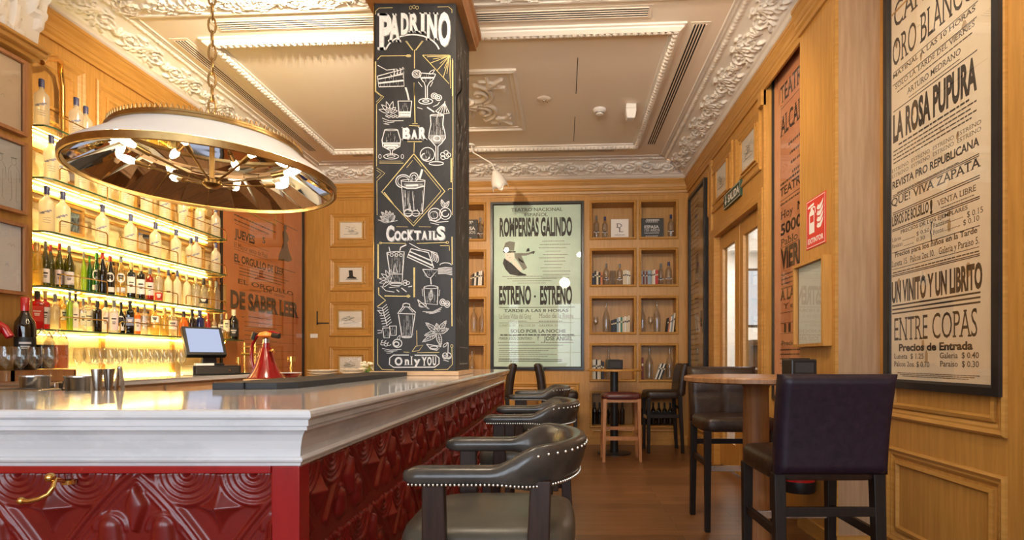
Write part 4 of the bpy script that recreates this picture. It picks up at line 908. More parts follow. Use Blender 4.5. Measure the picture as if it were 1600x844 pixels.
# ================================================================== leather bar armchairs
def superloft(levels, n=36, e=4.0, c=(0, 0)):
    rows = []
    for x0, x1, y0, y1, z in levels:
        row = []
        for k in range(n):
            a = 2*PI*k/n; ca, sa = math.cos(a), math.sin(a)
            row.append((c[0]+(x0+x1)/2+(x1-x0)/2*math.copysign(abs(ca)**(2/e), ca), c[1]+(y0+y1)/2+(y1-y0)/2*math.copysign(abs(sa)**(2/e), sa), z))
        rows.append(row)
    m = MB().grid(rows, True); m.f.append(tuple(range(n))[::-1]); m.f.append(tuple(range((len(rows)-1)*n, len(rows)*n))); return m, rows
def armchair(label, loc):
    t = thing('bar_armchair', label, 'bar chair', loc, 0, 'nailhead leather armchairs along the bar')
    lv = [(-.235, .185, -.205, .205, .70), (-.245, .195, -.215, .215, .712), (-.248, .198, -.218, .218, .77), (-.24, .19, -.212, .212, .792), (-.20, .15, -.17, .17, .806), (-.10, .06, -.08, .08, .812)]
    m, rows = superloft(lv, 44, 4.5); seat = m.build('seat', M['leather_olive'], t, smooth=True, angle=60)
    nb = MB()
    for k in range(88):
        i = k/2; a = rows[1][int(i) % 44]; b = rows[1][(int(i)+1) % 44]; f = i-int(i); p = [a[j]+(b[j]-a[j])*f for j in range(3)]
        nb.sphere((p[0]*1.006, p[1]*1.006, .716), .0048, 6, 4)
    nb.build('nailhead_trim', M['nail'], seat, smooth=True)
    path = []
    for x in np.linspace(-.205, .03, 16): path.append((x, -.235, 0))
    for a in np.linspace(-PI/2, PI/2, 26)[1:-1]: path.append((.03+.165*math.cos(a), .235*math.sin(a), 1))
    for x in np.linspace(.03, -.205, 16): path.append((x, .235, 0))
    n = len(path); rows = []; nails = []
    for i, (x, y, q) in enumerate(path):
        p0, p1 = path[max(i-1, 0)], path[min(i+1, n-1)]; tx, ty = p1[0]-p0[0], p1[1]-p0[1]; l = math.hypot(tx, ty); nx_, ny_ = ty/l, -tx/l     # outward
        w = min(1, max(0, (x-.0)/.11)); w = w*w*(3-2*w)
        a = .036-.008*w; b = .022+.036*w; cz = .946+.012*w; e = min(i, n-1-i); sh = (.55, .85, 1)[min(e, 2)]
        row = []
        for k in range(16):
            an = 2*PI*k/16; ox = math.copysign(abs(math.cos(an))**.75, math.cos(an))*a*sh; oz = math.copysign(abs(math.sin(an))**.75, math.sin(an))*b*(sh if e < 2 else 1)
            lean = .30*oz*w
            row.append((x+nx_*(ox+lean), y+ny_*(ox+lean), cz+oz))
        rows.append(row)
        nails.append((x+nx_*sh*(a*.98-.3*b*.6*w), y+ny_*sh*(a*.98-.3*b*.6*w), cz-b*.70)); 
    m = MB().grid(rows, True); m.f.append(tuple(range(16))); m.f.append(tuple(range((n-1)*16, n*16))[::-1])
    arm = m.build('arm_and_back_roll', M['leather_arm'], t, smooth=True, angle=180)
    nb = MB(); acc = 0
    for i in range(1, len(nails)-2):
        a, b = Vector(nails[i]), Vector(nails[i+1]); L = (b-a).length; s = (0.0098-acc) if acc else 0
        while s < L: nb.sphere(a+(b-a)*(s/L), .0037, 6, 4); s += .0098
        acc = (L-(s-.0098)) % .0098
    for i in range(18, n-18): # second row on the upper curve of the back
        x, y, q = path[i]; nx_, ny_ = rows[i][0][0]-x, rows[i][0][1]-y; l = math.hypot(nx_, ny_) or 1; nb.sphere((rows[i][1][0]*.5+rows[i][2][0]*.5, rows[i][1][1]*.5+rows[i][2][1]*.5, rows[i][1][2]*.5+rows[i][2][2]*.5), .0042, 6, 4)
    nb.build('nailhead_trim', M['nail'], arm, smooth=True)
    for sg in (-1, 1):
        MB().taper((-.135, sg*.232, .66), (-.138, sg*.236, .93), .060, .026, .052, .028).build('front_post', M['wood_brownleg'], t, bevel=.004)
        MB().taper((.10, sg*.222, .62), (.112, sg*.215, .93), .056, .03, .050, .030).build('rear_post', M['wood_brownleg'], t, bevel=.004)
        for x in (-.19, .16):
            MB().taper((x*1.25, sg*.235, 0), (x, sg*.185, .71), .034, .034, .046, .046).build('leg', M['wood_brownleg'], t, bevel=.004)
        MB().taper((-.02, sg*.22, .20), (-.02, sg*.22, .235), .40, .022, .40, .022).build('stretcher', M['wood_brownleg'], t)
    MB().taper((-.222, 0, .30), (-.222, 0, .33), .026, .42, .026, .42).build('footrest', M['wood_brownleg'], t, bevel=.003)
    MB().taper((.19, 0, .24), (.19, 0, .27), .024, .41, .024, .41).build('stretcher', M['wood_brownleg'], t)
    MB().box(-.22, .17, -.195, .195, .665, .702).build('seat_frame', M['wood_brownleg'], t, bevel=.004)
    return t
a0 = armchair('nailhead leather bar armchair nearest the camera with worn olive seat', (-.165, 1.525, 0))
dup(a0, (-.150, 2.71, 0), 0, 'middle of the three nailhead leather armchairs along the red bar side')
dup(a0, (-.175, 4.11, 0), 0, 'farthest nailhead leather armchair at the far end of the red bar')

# ================================================================== high-backed bar chairs
def bar_chair(label, loc, rz_, back_mat, seat_mat, leg_mat, w=.47, quilt=False, rest=None, group='high backed leather bar chairs'):
    t = thing('bar_chair', label, 'bar chair', loc, rz_, group)
    h = w/2
    lv = [(-h+.005, h-.005, -.20, .245, .705), (-h, h, -.205, .25, .715), (-h, h, -.205, .25, .775), (-h+.012, h-.012, -.19, .24, .796), (-h+.06, h-.06, -.14, .19, .806)]
    m, r_ = superloft(lv, 44, 7); m.build('seat', seat_mat, t, smooth=True, angle=60)
    rows = []
    nxk, nzk = 25, 21
    b = MB()
    def back(face):
        R_ = []
        for j in range(nzk):
            f = j/(nzk-1); z = .735+.42*f; row = []
            for i in range(nxk):
                g = i/(nxk-1); x = (-h+.002+(w-.004)*g)*(1+.02*f); ex = min(1, min(g, 1-g)/.06); ez = min(1, min(f, 1-f)/.07); rd = math.sqrt(max(0, 1-(1-ex)**2))*math.sqrt(max(0, 1-(1-ez)**2))
                y = -.205-.050*f*f-.012*f+face*(.020+.030*rd)
                if quilt and face > 0: y += .014*abs(math.sin(2*PI*g))**.5*abs(math.sin(2*PI*f))**.5
                row.append((x, y, z))
            R_.append(row)
        return R_
    A, B = back(1), back(-1)
    b.grid(A).grid(B)
    edge = lambda R_: [R_[0][i] for i in range(nxk)]+[R_[j][-1] for j in range(1, nzk)]+[R_[-1][i] for i in range(nxk-2, -1, -1)]+[R_[j][0] for j in range(nzk-2, 0, -1)]
    b.grid([edge(A), edge(B)], True)
    bk = b.build('backrest', back_mat, t, smooth=True, angle=60)
    pip = MB().tube([(x, -.262-.0, z) for x, z in ((-h*1.01, 1.10), (-h*.99, .77), (-h*.94, .745), (h*.94, .745), (h*.99, .77), (h*1.01, 1.10))], .003, 6)
    pip.v = [(x, y+.05*(1-((z-.735)/.42)**2)-.004 if True else y, z) for x, y, z in pip.v]
    for sx in (-1, 1):
        MB().taper((sx*(h-.026), -.225, 0), (sx*(h-.026), -.185, .735), .040, .040, .050, .050).build('leg', leg_mat, t, bevel=.004)
        MB().taper((sx*(h-.028), .215, 0), (sx*(h-.028), .215, .71), .036, .036, .048, .048).build('leg', leg_mat, t, bevel=.004)
        MB().box(sx*(h-.028)-.011, sx*(h-.028)+.011, -.20, .20, .455, .495).build('stretcher', leg_mat, t, bevel=.003)
    MB().box(-h+.03, h-.03, .205, .222, .425, .465).build('footrest', rest or M['steel'], t, bevel=.003)
    MB().box(-h+.03, h-.03, -.215, -.195, .555, .595).build('stretcher', leg_mat, t, bevel=.003)
    return t
bar_chair('plum leather bar chair in the right foreground with its back turned', (1.12, 2.52, 0), 0, M['leather_plum'], M['leather_dark'], M['wood_ebony'])
bar_chair('dark quilted leather bar chair facing the camera behind the round table', (1.245, 4.08, 0), PI, M['leather_dark'], M['leather_dark'], M['wood_ebony'], .52, True)
bar_chair('brown leather bar chair by the far right corner, turned towards the shelves', (1.31, 7.26, 0), PI/2, M['leather_dark'], M['leather_dark'], M['wood_ebony'], .46, False, M['wood_pale'])
bar_chair('brown leather bar chair left of the far table under the framed poster', (-.06, 7.10, 0), -PI/2, M['leather_dark'], M['leather_dark'], M['wood_ebony'], .46, False, M['wood_pale'])
bar_chair('brown leather bar chair half hidden behind the far end of the bar', (-.90, 6.98, 0), PI/2+.12, M['leather_dark'], M['leather_dark'], M['wood_ebony'], .46, False, M['wood_pale'])
# ---- tables, stool
t = thing('round_bar_table', 'round walnut bar table on a thick wooden post between the right-hand chairs', 'table', (1.096, 3.13, 0))
MB().lathe([(.0001, 1.085), (.385, 1.085), (.40, 1.092), (.40, 1.112), (.392, 1.12), (.0001, 1.12)], 64).build('tabletop', M['wood_table'], t, smooth=True)
MB().lathe([(.078, .03), (.074, .4), (.072, .8), (.070, 1.05), (.085, 1.085)], 28).build('post', plain('rough_pine_post', (.24, .095, .03), .5, c2=(.34, .15, .05), scale=5, stretch=(7, 7, .5), bump=.3), t, smooth=True)
MB().lathe([(.0001, 0), (.24, 0), (.24, .018), (.09, .03), (.0001, .03)], 40).build('base', M['wood_ebony'], t, smooth=True)
def napkin(label, loc, w, h):
    t = thing('napkin_box', label, 'napkin holder', loc, .15)
    MB().box(-w/2, w/2, -w*.35, w*.35, 0, h).build('case', M['black'], t, bevel=.008)
    MB().box(-w*.36, w*.36, -w*.36, -w*.345, h*.2, h*.8).build('front_slot', M['rubber'], t)
    MB().box(-w*.3, w*.3, -w*.2, w*.2, h, h+.006).build('napkins', M['black'], t)
napkin('black napkin box on the round walnut table behind the plum chair', (1.345, 3.14, 1.12), .155, .095)
t = thing('high_table', 'small high table with a thin oak top on a black column by the far shelves', 'table', (.655, 7.08, 0))
MB().lathe([(.0001, 1.055), (.355, 1.055), (.36, 1.065), (.355, 1.08), (.0001, 1.08)], 48).build('tabletop', M['wood'], t, smooth=True)
MB().lathe([(.052, .015), (.052, 1.055)], 20).build('column', M['black'], t, smooth=True)
MB().lathe([(.0001, 0), (.22, 0), (.22, .012), (.06, .02), (.0001, .02)], 32).build('base', M['black'], t, smooth=True)
napkin('black napkin box on the small high table by the far shelves', (.655, 7.08, 1.08), .20, .12)
t = thing('bar_stool', 'backless wooden bar stool with a maroon leather seat before the far shelves', 'stool', (.69, 6.62, 0))
lv = [(-.225, .225, -.17, .17, .735), (-.235, .235, -.18, .18, .745), (-.236, .236, -.182, .182, .785), (-.21, .21, -.16, .16, .81), (-.12, .12, -.08, .08, .818)]
m, r_ = superloft(lv, 40, 5); m.build('seat', M['leather_red'], t, smooth=True, angle=60)
for sx in (-1, 1):
    for sy in (-1, 1): MB().taper((sx*.215, sy*.165, 0), (sx*.20, sy*.145, .74), .036, .036, .042, .042).build('leg', M['wood_stool'], t, bevel=.003)
    MB().box(sx*.207-.011, sx*.207+.011, -.15, .15, .30, .34).build('stretcher', M['wood_stool'], t)
for sy in (-1, 1): MB().box(-.20, .20, sy*.152-.011, sy*.152+.011, .255 if sy < 0 else .34, .30 if sy < 0 else .38).build('stretcher', M['wood_stool'], t)
MB().box(-.215, .215, -.16, .16, .70, .738).build('seat_frame', M['wood_stool'], t)
# ---- fire extinguisher and signs on the pier
t = thing('fire_extinguisher', 'red fire extinguisher with black foot hanging low on the oak pier', 'fire extinguisher', (1.595, 3.74, .32))
MB().lathe([(.0001, .06), (.108, .06), (.112, .07), (.112, .40), (.09, .45), (.045, .485), (.03, .50), (.03, .52)], 32).build('cylinder', M['redgloss'], t, smooth=True)
MB().lathe([(.0001, 0), (.108, 0), (.114, .01), (.114, .075), (.108, .08)], 32).build('foot', M['black'], t, smooth=True)
MB().lathe([(.1125, .13), (.1125, .36)], 24, (0, 0, 0), PI, 1.75*PI).build('label', M['signwhite'], t, smooth=True)
MB().box(-.03, .03, -.02, .02, .52, .56).box(-.10, .03, -.012, .012, .56, .575).box(-.09, .03, -.012, .012, .59, .603).build('valve_handle', M['black'], t, bevel=.004)
MB().tube([(-.02, -.02, .54), (-.08, -.07, .50), (-.10, -.085, .35), (-.095, -.08, .16)], .011, 8).build('hose', M['black'], t, smooth=True)
MB().box(.10, .125, -.04, .04, .36, .42).build('wall_bracket', M['black'], t)
TPI = lambda y, z, d: (1.72-d, y, z)
sY0, sY1, sZ0, sZ1 = 3.60, 3.885, HC+.76, HC+1.10
t = thing('fire_sign', 'red EXTINTOR fire extinguisher sign on the oak pier', 'sign')
MB().mbox(TPI, sY0, sY1, sZ0, sZ1, 0, .004).build('plate', M['signred'], t)
g = MB(); U = lambda a, b, d: TPI(sY1-(sY1-sY0)*a, sZ0+(sZ1-sZ0)*b, .0045+d)
g.ring(TPI, sY0+.008, sY1-.008, sZ0+.008, sZ1-.008, [(0, .0045), (.004, .0045)])
g.poly(U, [(.16, .30), (.44, .30), (.44, .70), (.40, .76), (.20, .76), (.16, .70)], 0); g.poly(U, [(.24, .76), (.36, .76), (.36, .83), (.24, .83)], 0); g.poly(U, [(.10, .82), (.42, .86), (.42, .90), (.24, .89), (.10, .86)], 0); g.ribbon(U, [(.36, .83), (.47, .80), (.50, .68)], .035, 0)
for k in range(4):
    y = .36+k*.12; g.poly(U, [(.56, y+.03), (.62, y-.01), (.76, y-.01), (.86, y+.08), (.90, y+.18), (.80, y+.11), (.68, y+.07), (.62, y+.10)], 0)
put_text(g, TPI, 'EXTINTOR', sY1-.03, sY0+.03, sZ0+.035, .034, .0046, .03)
g.build('pictogram', M['signwhite'], t)
MB().poly(U, [(.21, .52), (.40, .52), (.40, .66), (.21, .66)], .0004).build('gauge_square', M['signred'], t)
t = thing('notice_case', 'shallow oak notice case with a pale glazed front on the pier below the red sign', 'notice case')
MB().ring(TPI, 3.525, 3.985, HC+.08, HC+.665, [(0, 0), (0, .058), (.02, .06), (.022, .03)]).build('frame', M['wood'], t)
MB().rect(TPI, 3.54, 3.97, HC+.095, HC+.65, .022).build('paper', M['drawing'], t)
MB().rect(TPI, 3.545, 3.965, HC+.1, HC+.645, .040).build('pane', M['pane'], t)
t = thing('exit_sign', 'small dark green SALIDA exit sign above the glazed doors', 'sign')
e0, e1, z0 = 5.40, 5.95, HC+1.60
MB().mbox(T_right, e0, e1, z0, z0+.155, 0, .025).build('plate', M['signgreen'], t)
g = MB(); put_text(g, T_right, 'SALIDA', e1-.15, e0+.03, z0+.04, .075, .0255, .03)
g.mbox(T_right, e1-.085, e1-.065, z0+.06, z0+.13, .025, .0255); g.poly(T_right, [(e1-.11, z0+.075), (e1-.04, z0+.075), (e1-.075, z0+.025)], .0256)
g.ring(T_right, e0+.006, e1-.006, z0+.006, z0+.149, [(0, .0255), (.005, .0255)])
g.build('lettering', M['signwhite'], t)
t = thing('light_switch', 'white light switch on the far wall beside the cupboard door', 'switch')
s_, z_ = bpx(491, 525)
MB().mbox(T_back, s_-.055, s_+.055, z_-.03, z_+.03, 0, .012).build('plate', M['plastic_white'], t, bevel=.003)
for k in (-1, 1): MB().mbox(T_back, s_+k*.025-.02, s_+k*.025+.02, z_-.018, z_+.018, .012, .016).build('rocker', M['white'], t)
# ================================================================== posters and pictures
def framed(name, label, cat, T, a0, a1, z0, z1, fw, fd, fmat, pmat, prof=None, pane=True, group=None):
    """a0 is the edge at the reader's left hand"""
    t = thing(name, label, cat, (0, 0, 0), 0, group); lo, hi = min(a0, a1), max(a0, a1)
    MB().ring(T, lo, hi, z0, z1, prof or [(0, .001), (0, fd), (fw*.75, fd), (fw, fd*.8), (fw, fd*.4)]).build('frame', fmat, t)
    p = MB().rect(T, lo+fw, hi-fw, z0+fw, z1-fw, fd*.45).build('paper', pmat, t)
    if pane: MB().rect(T, lo+fw, hi-fw, z0+fw, z1-fw, fd*.70).build('pane', M['pane'], t)
    return t
class Sheet:
    """lettering measured on the photograph, laid on the poster's own plane"""
    def __init__(s, T, d, conv): s.T, s.d, s.conv = T, d, conv; s.ink, s.faint = MB(), MB()
    def line(s, txt, x0, x1, yb_, h, bold=0, serif=True, mb=None):
        a0, z0 = s.conv(x0, yb_); a1, _ = s.conv(x1, yb_); _, z1 = s.conv(x0, yb_-h); put_text(mb or s.ink, s.T, txt, a0, a1, z0, z1-z0, s.d+.0006, bold, serif)
    def small(s, x0, x1, y, h, seed, mb=None):
        a0, z0 = s.conv(x0, y); a1, _ = s.conv(x1, y); _, z1 = s.conv(x0, y-h); greek(mb or s.faint, s.T, a0, a1, z0, (z1-z0)*.7, s.d+.0006, seed)
    def rule(s, x0, x1, y, h, mb=None):
        a0, z0 = s.conv(x0, y+h/2); a1, _ = s.conv(x1, y); _, z1 = s.conv(x0, y-h/2); (mb or s.ink).rect(s.T, a0, a1, z0, z1, s.d+.0006)
    def done(s, t, m1, m2):
        s.ink.build('printed_lettering', m1, t)
        if s.faint.v: s.faint.build('faint_print', m2, t)
def conv_side(X, xref):
    sg = 1 if X > 0 else -1
    def f(px, py): # heights are read off at the reference column
        return X*F/(px-CX), HC+(CY-py)*X/(xref-CX)
    return f
# ---- 1 the tall cream poster in the near right
t = framed('theatre_poster', 'tall black framed cream poster headed LA ROSA PUPURA on the near right wall', 'poster', T_near, 3.374, 2.482, 1.045, HC+2.27, .052, .04, M['blackframe'], M['paper_cream'])
XS = XN-.02
class SideSheet(Sheet):
    def __init__(s, T, d, X): s.T, s.d, s.X = T, d, X; s.ink, s.faint = MB(), MB()
    def pt(s, px, py): return s.X*F/(px-CX), HC+(CY-py)*s.X/(px-CX)
    def line(s, txt, x0, x1, yb_, h, bold=0, serif=True, mb=None):
        a0, z0 = s.pt(x0, yb_); a1 = s.X*F/(x1-CX); z1 = s.pt(x0, yb_-h)[1]; put_text(mb or s.ink, s.T, txt, a0, a1, z0, z1-z0, s.d+.0006, bold, serif)
    def small(s, x0, x1, y, h, seed, mb=None):
        a0, z0 = s.pt(x0, y); a1 = s.X*F/(x1-CX); z1 = s.pt(x0, y-h)[1]; greek(mb or s.faint, s.T, a0, a1, z0, (z1-z0)*.7, s.d+.0006, seed)
    def rule(s, x0, x1, y, h, mb=None):
        a0, z0 = s.pt(x0, y+h/2); a1 = s.X*F/(x1-CX); z1 = s.pt(x0, y-h/2)[1]; (mb or s.ink).rect(s.T, a0, a1, z0, z1, s.d+.0006)
P = SideSheet(T_near, .018, XN-.0185)
L, R_, S_ = P.line, P.rule, P.small
L('CAMPO DE', 1397, 1534, 46, 39, 0, True); L('ORO BLANCO', 1395, 1523, 106, 42, 0, True); R_(1396, 1528, 115, 1.2)
L('MATINAL A LAS 10 HORAS', 1395, 1524, 124.5, 7, .012); R_(1395, 1526, 134.5, 1.4)
L('SOLO LA TARDE DEL VIERNES', 1399, 1523, 140, 7.5, .004); S_(1402, 1519, 145, 2.6, 3); L('ARTURO MEDRANO', 1417, 1501, 148, 9, .004); S_(1420, 1500, 153, 2, 4); R_(1396, 1527, 175.5, 1.5)
L('LA ROSA PUPURA', 1395.5, 1526.5, 222.5, 40, .045, False); S_(1404, 1517, 227.5, 4, 5, P.ink)
for k in range(4): S_(1396, 1526-8*(k % 2), 239+6*k, 3, 6+k)
for y in (271, 279.5): L('ESTRENO  ESTRENO  ESTRENO  ESTRENO', 1394, 1533, y, 5.5, -.004, True, P.faint)
L('REVISTA PRO REPUBLICANA', 1394.5, 1530, 296, 11, .028, False); S_(1402, 1500, 302, 2, 12); R_(1395, 1530, 306.5, 1.3); R_(1395, 1530, 309, 1.3)
L('QUE! VIVA ZAPATA', 1393, 1533, 323.5, 12, .012); R_(1395, 1531, 333.5, 1.4); R_(1395, 1531, 336.5, 1.4)
L('LIBROS DE BOLSILLO', 1394, 1451, 354, 15, .03, False); L('!', 1453, 1457, 334, 20, .05, False); L('VENTA LIBRE', 1464, 1525, 322.5, 9, .0); S_(1470, 1522, 326, 2, 14); R_(1394, 1531, 360, 1.5); R_(1394, 1531, 362.5, 1.3)
L('PRECIOS DE LOS EJEMPLARES', 1407, 1512, 365.5, 5.5, .014)
L('Libros', 1394, 1408, 379, 6); S_(1410, 1430, 377, 1.4, 15); L('$ 0.50', 1432, 1452, 368.5, 6); L('Fanzine', 1458, 1482, 356.5, 7.5); S_(1484, 1505, 347, 1.4, 16); L('$ 0.15', 1511, 1536, 340, 9)
L('Revistas', 1394, 1410, 388.5, 6); S_(1412, 1428, 385, 1.4, 17); L('0.30', 1432, 1445, 378, 6); L('Fotos', 1458, 1474, 367, 7.5); S_(1476, 1500, 361, 1.4, 18); L('$ 0.10', 1505, 1530, 352.5, 8.5)
L('{', 1453, 1457, 372, 24, .02, False); R_(1394, 1531, 396, 1.2)
L('Precios para los niños en la Tarde', 1398, 1527, 402.5, 7.5, .022); L('Luneta 15.  Palcos 2os.10.   Galeria y Paraiso 5.', 1393.5, 1530, 418, 9, .006); R_(1394, 1530, 422, .9); S_(1395, 1530, 428, 2.6, 19); R_(1394, 1531, 430.8, 1.2); R_(1394, 1531, 433, 1.2)
L('UN VINITO Y UN LIBRITO', 1393.5, 1535, 472.5, 30, .045, False); R_(1394, 1532, 478.5, 2.4); R_(1394, 1532, 484.5, 2.4); R_(1394, 1532, 490.5, 2.4)
L('ENTRE COPAS', 1397.5, 1527, 532.5, 36, -.004); L('Precios de Entrada', 1404.5, 1520, 548.5, 10.5, .04, False)
L('Luneta  $ 1.25', 1397, 1443, 560.5, 7.5, .008); L('Galeria  $ 0.40', 1468.5, 1529.5, 559.7, 8.5, .008); L('Palcos 2os. $ 0.70', 1397, 1452, 572.3, 7.5, .008); L('Paraiso  $ 0.30', 1468.5, 1529.5, 572.5, 8.5, .008)
for k in range(3): S_(1402+4*k, 1531-8*k, 583+2.6*k, 1.5, 20+k)
st = MB(); r = random.Random(3)
for k in range(14): # stains of its own on the old paper
    y, z = r.uniform(2.6, 3.3), r.uniform(1.2, 3.3); q = r.uniform(.008, .028); st.poly(T_near, [(y+q*.7*math.cos(a)*r.uniform(.6, 1.2), z+q*1.5*math.sin(a)*r.uniform(.7, 1.2)) for a in np.linspace(0, 2*PI, 9)[:-1]], .0183)
st.build('stains', plain('tea_stain', (.46, .30, .15), .7), t)
P.done(t, M['ink'], M['ink_brown'])
# ---- 2 the pale green poster on the far wall
s0, z1 = bpx(767, 317); s1, z0 = bpx(912.5, 578)
t = framed('theatre_poster', 'black framed pale green poster headed ROMPERISAS GALINDO on the far wall', 'poster', T_back, s0, s1, z0, z1, .045, .04, M['blackframe'], M['paper_green'])
P = Sheet(T_back, .018, bpx); L, R_, S_ = P.line, P.rule, P.small
L('TEATRO NACIONAL', 799, 879, 331, 5, .006); L('ESPAÑOL', 820, 856, 338.6, 5, .0); L('ROMPERISAS GALINDO', 781, 894, 369, 27, .04, False)
L('ESTRENO', 780, 830, 475, 27, .04, False); L('ESTRENO', 844, 894, 475, 27, .04, False); P.ink.poly(T_back, [(bpx(836+1.6*math.cos(a), 463.5+2*math.sin(a))) for a in np.linspace(0, 2*PI, 9)[:-1]], .0186)
R_(780, 898, 480.7, .8); L('TARDE A LAS 8 HORAS', 788, 888, 488, 4.6, .012)
L('La Siete Vidas del Greg', 780, 830, 498, 7, .0, True, P.faint); L('Modo de la Reina', 842, 896, 497, 7, .0, True, P.faint); S_(795, 823, 503, 2, 1); S_(842, 880, 503, 2, 2); R_(780, 897, 505, .6)
L('LUNETA 10', 780, 805, 510.5, 3.4, 0, True, P.faint); L('PALCOS 20', 811, 836, 510.5, 3.4, 0, True, P.faint); L('GALERIA 10', 842, 872, 510.5, 3.4, 0, True, P.faint)
L('SOLO POR LA NOCHE', 798, 884, 520, 5, .012); S_(782, 897, 524.6, 2.4, 3, P.ink); L('MARIA JESUS QUINTERO', 780, 831, 531, 4, 0); L('Y', 839, 843, 532, 6, .01); L('JOSE ANGEL', 850, 895, 532, 6, .012)
S_(778, 836, 536, 1.8, 4); S_(845, 896, 536, 1.8, 5); R_(779, 880, 539.6, .8)
for k in range(6): S_(780, 870-13*(k % 3), 545+3.2*k, 1.4, 30+k)
R_(779, 878, 562, .9); R_(779, 878, 564.4, .9)
r = random.Random(9)
for k in range(12): S_(844+r.uniform(-2, 10), 888+r.uniform(-12, 6), 378+5.2*k, 1.5, 50+k)
for k in range(4): S_(785+k*8, 880-k*9, 433+3.4*k, 1.3, 70+k)
B = lambda pts, mb=P.ink, d=.0188: mb.poly(T_back, [bpx(x, y) for x, y in pts], d)
# the bowing gentleman in a top hat
man, manw, mang = MB(), MB(), MB()
B([(786, 391), (790, 380), (796, 377.5), (805, 379), (803.5, 392), (796, 392), (789, 394)], mang); B([(787, 392), (806, 393), (806, 395), (790, 396), (786, 394)], man)
B([(789, 395), (803, 394), (804, 405), (797, 411), (791, 407)], manw); B([(788, 404), (796, 409), (803, 415), (813, 425), (818, 428), (822, 429), (823, 431), (810, 431.5), (797, 429), (790, 421), (786, 412)], man)
B([(800, 406), (806, 408), (816, 421), (812, 425), (802, 415)], manw); B([(804, 396), (814, 398), (820, 411), (824, 419), (818, 423), (811, 411), (805, 403)], mang); B([(809, 402), (818, 409), (819, 412), (811, 408)], man)
B([(806, 396), (822, 396), (834, 393.5), (834, 396), (822, 400), (812, 400)], mang); B([(822, 394), (824, 389), (827, 388), (828, 393)], man); B([(828, 395), (834, 397.5), (836, 393.5), (834, 392.5)], man)
for q in ((792, 399), (796, 402.5)): B([(q[0], q[1]), (q[0]+2, q[1]+.2), (q[0]+1, q[1]+1.2)], man, .0192)
man.build('printed_figure_black', M['ink'], t); mang.build('printed_figure_grey', M['ink_grey'], t); manw.build('printed_figure_white', M['print'], t)
P.done(t, M['ink'], M['ink_grey'])
# ---- 3 the orange poster behind the bar
XLp = XL+.03
t = framed('theatre_poster', 'large orange poster reading DE SABER LEER behind the bar', 'poster', T_left, 5.98, 7.92, HC-.30, HC+2.15, .05, .03, M['blackframe'], M['paper_orange'])
P = SideSheet(T_left, .0135, XL+.0138); L, R_, S_ = P.line, P.rule, P.small
D = lambda x, y: (345+x/3.129, 320+y/3.129)
S_(366, 432, 336, 3, 1, P.ink); S_(366, 420, 344, 3, 2); R_(367, 397, 349, .7)
L('JUEVES', 366.5, 398, 370, 13.5, .035, False); L('5', 410, 414.5, 379, 9, .03, False); R_(366, 420, 373.5, .6); L('El Mayor exito de Paul', 366, 418, 386, 8, 0, True, P.faint); R_(366, 424, 389, .6)
L('EL ORGULLO DE LEER', 366, 444, 408, 12, .03, False); R_(366, 446, 411, .7)
for k in range(3): S_(374, 452-6*k, 419+5*k, 2, 5+k)
L('EL ORGULLO', 372, 458, 442.5, 7.5, .012); L('DE', 411, 425, 456, 6, .01); R_(390, 408, 452, .7); R_(390, 408, 454, .7); R_(428, 445, 459, .7); R_(428, 445, 461, .7)
L('DE SABER LEER', 360, 466.5, 479.5, 26, .05, True)
R_(377, 382, 495, 1); S_(388, 412, 495.5, 2, 11, P.ink); R_(416, 424, 499, 1)
for k in range(5): R_(405-6*k, 462, 520+14*k, .5, P.faint)
for k in range(6): S_(382, 440-7*(k % 3), 503+7*k, 1.4, 20+k)
R_(424, 425, 330, 1); LD = MB()
lad = [(443, 350), (446, 352), (446.5, 357), (445, 360), (448, 366), (450, 374), (447.5, 378), (449, 388), (452, 398), (455, 406), (449, 409), (441, 407), (433, 406), (434, 398), (438, 388), (441, 378), (440, 370), (439.5, 362), (442, 359), (441, 354)]
LD.add([T_left(XL*F/(x-CX), P.pt(x, y)[1], .0140) for x, y in lad], [tuple(range(len(lad)))])
LD.build('printed_lady_in_long_dress', M['ink_brown'], t)
S_(428, 465, 344, 2, 40); S_(430, 462, 417, 2, 41)
P.done(t, M['ink'], M['ink_brown'])
# ---- 4 the salmon poster in the bay beside the pier
XB = 1.83
T_bay = lambda y, z, d: (XB-d, y, z)
t = framed('theatre_poster', 'salmon poster in the bay between the glazed doors and the oak pier', 'poster', T_bay, 4.770, 4.005, HC-.35, HC+2.45, .03, .025, M['blackframe'], M['paper_salmon'])
P = SideSheet(T_bay, .0115, XB-.0117); L, R_, S_ = P.line, P.rule, P.small
L('TEATRO', 1219.5, 1262, 164, 26, .01); R_(1220, 1262, 172, 1); L('ALCALA', 1219.5, 1262, 215, 29, .012)
for k in range(5): S_(1232+2*k, 1258, 228+14*k, 6, k, P.ink)
S_(1219.5, 1258, 292, 5, 8, P.ink); L('TEATRO', 1219, 1260, 309, 13, .02, False); R_(1219, 1260, 316, 1); S_(1219.5, 1258, 323, 4, 9); L('Hoy  No', 1220, 1262, 344, 12, .006); L('50000', 1220, 1262, 369, 17, .03, False); L('Pablo Ruiz', 1220, 1275, 386, 11, .01)
R_(1219, 1265, 389, 1); L('VIERNES', 1220, 1275, 421, 30, .045, False)
for k in range(4): S_(1221, 1258, 432+7*k, 3, 20+k)
L('A LAS 8', 1219.5, 1255, 470, 16, .03, False); L('Y en', 1224, 1246, 483, 8, .01)
for k in range(4): R_(1219.5, 1255, 490+16*k, .8)
S_(1225, 1255, 520, 20, 31); L('Precios', 1221, 1245, 540, 7, .02)
for k in range(4): S_(1219, 1252, 548+7*k, 3, 33+k, P.ink)
P.done(t, M['ink'], M['ink_brown'])
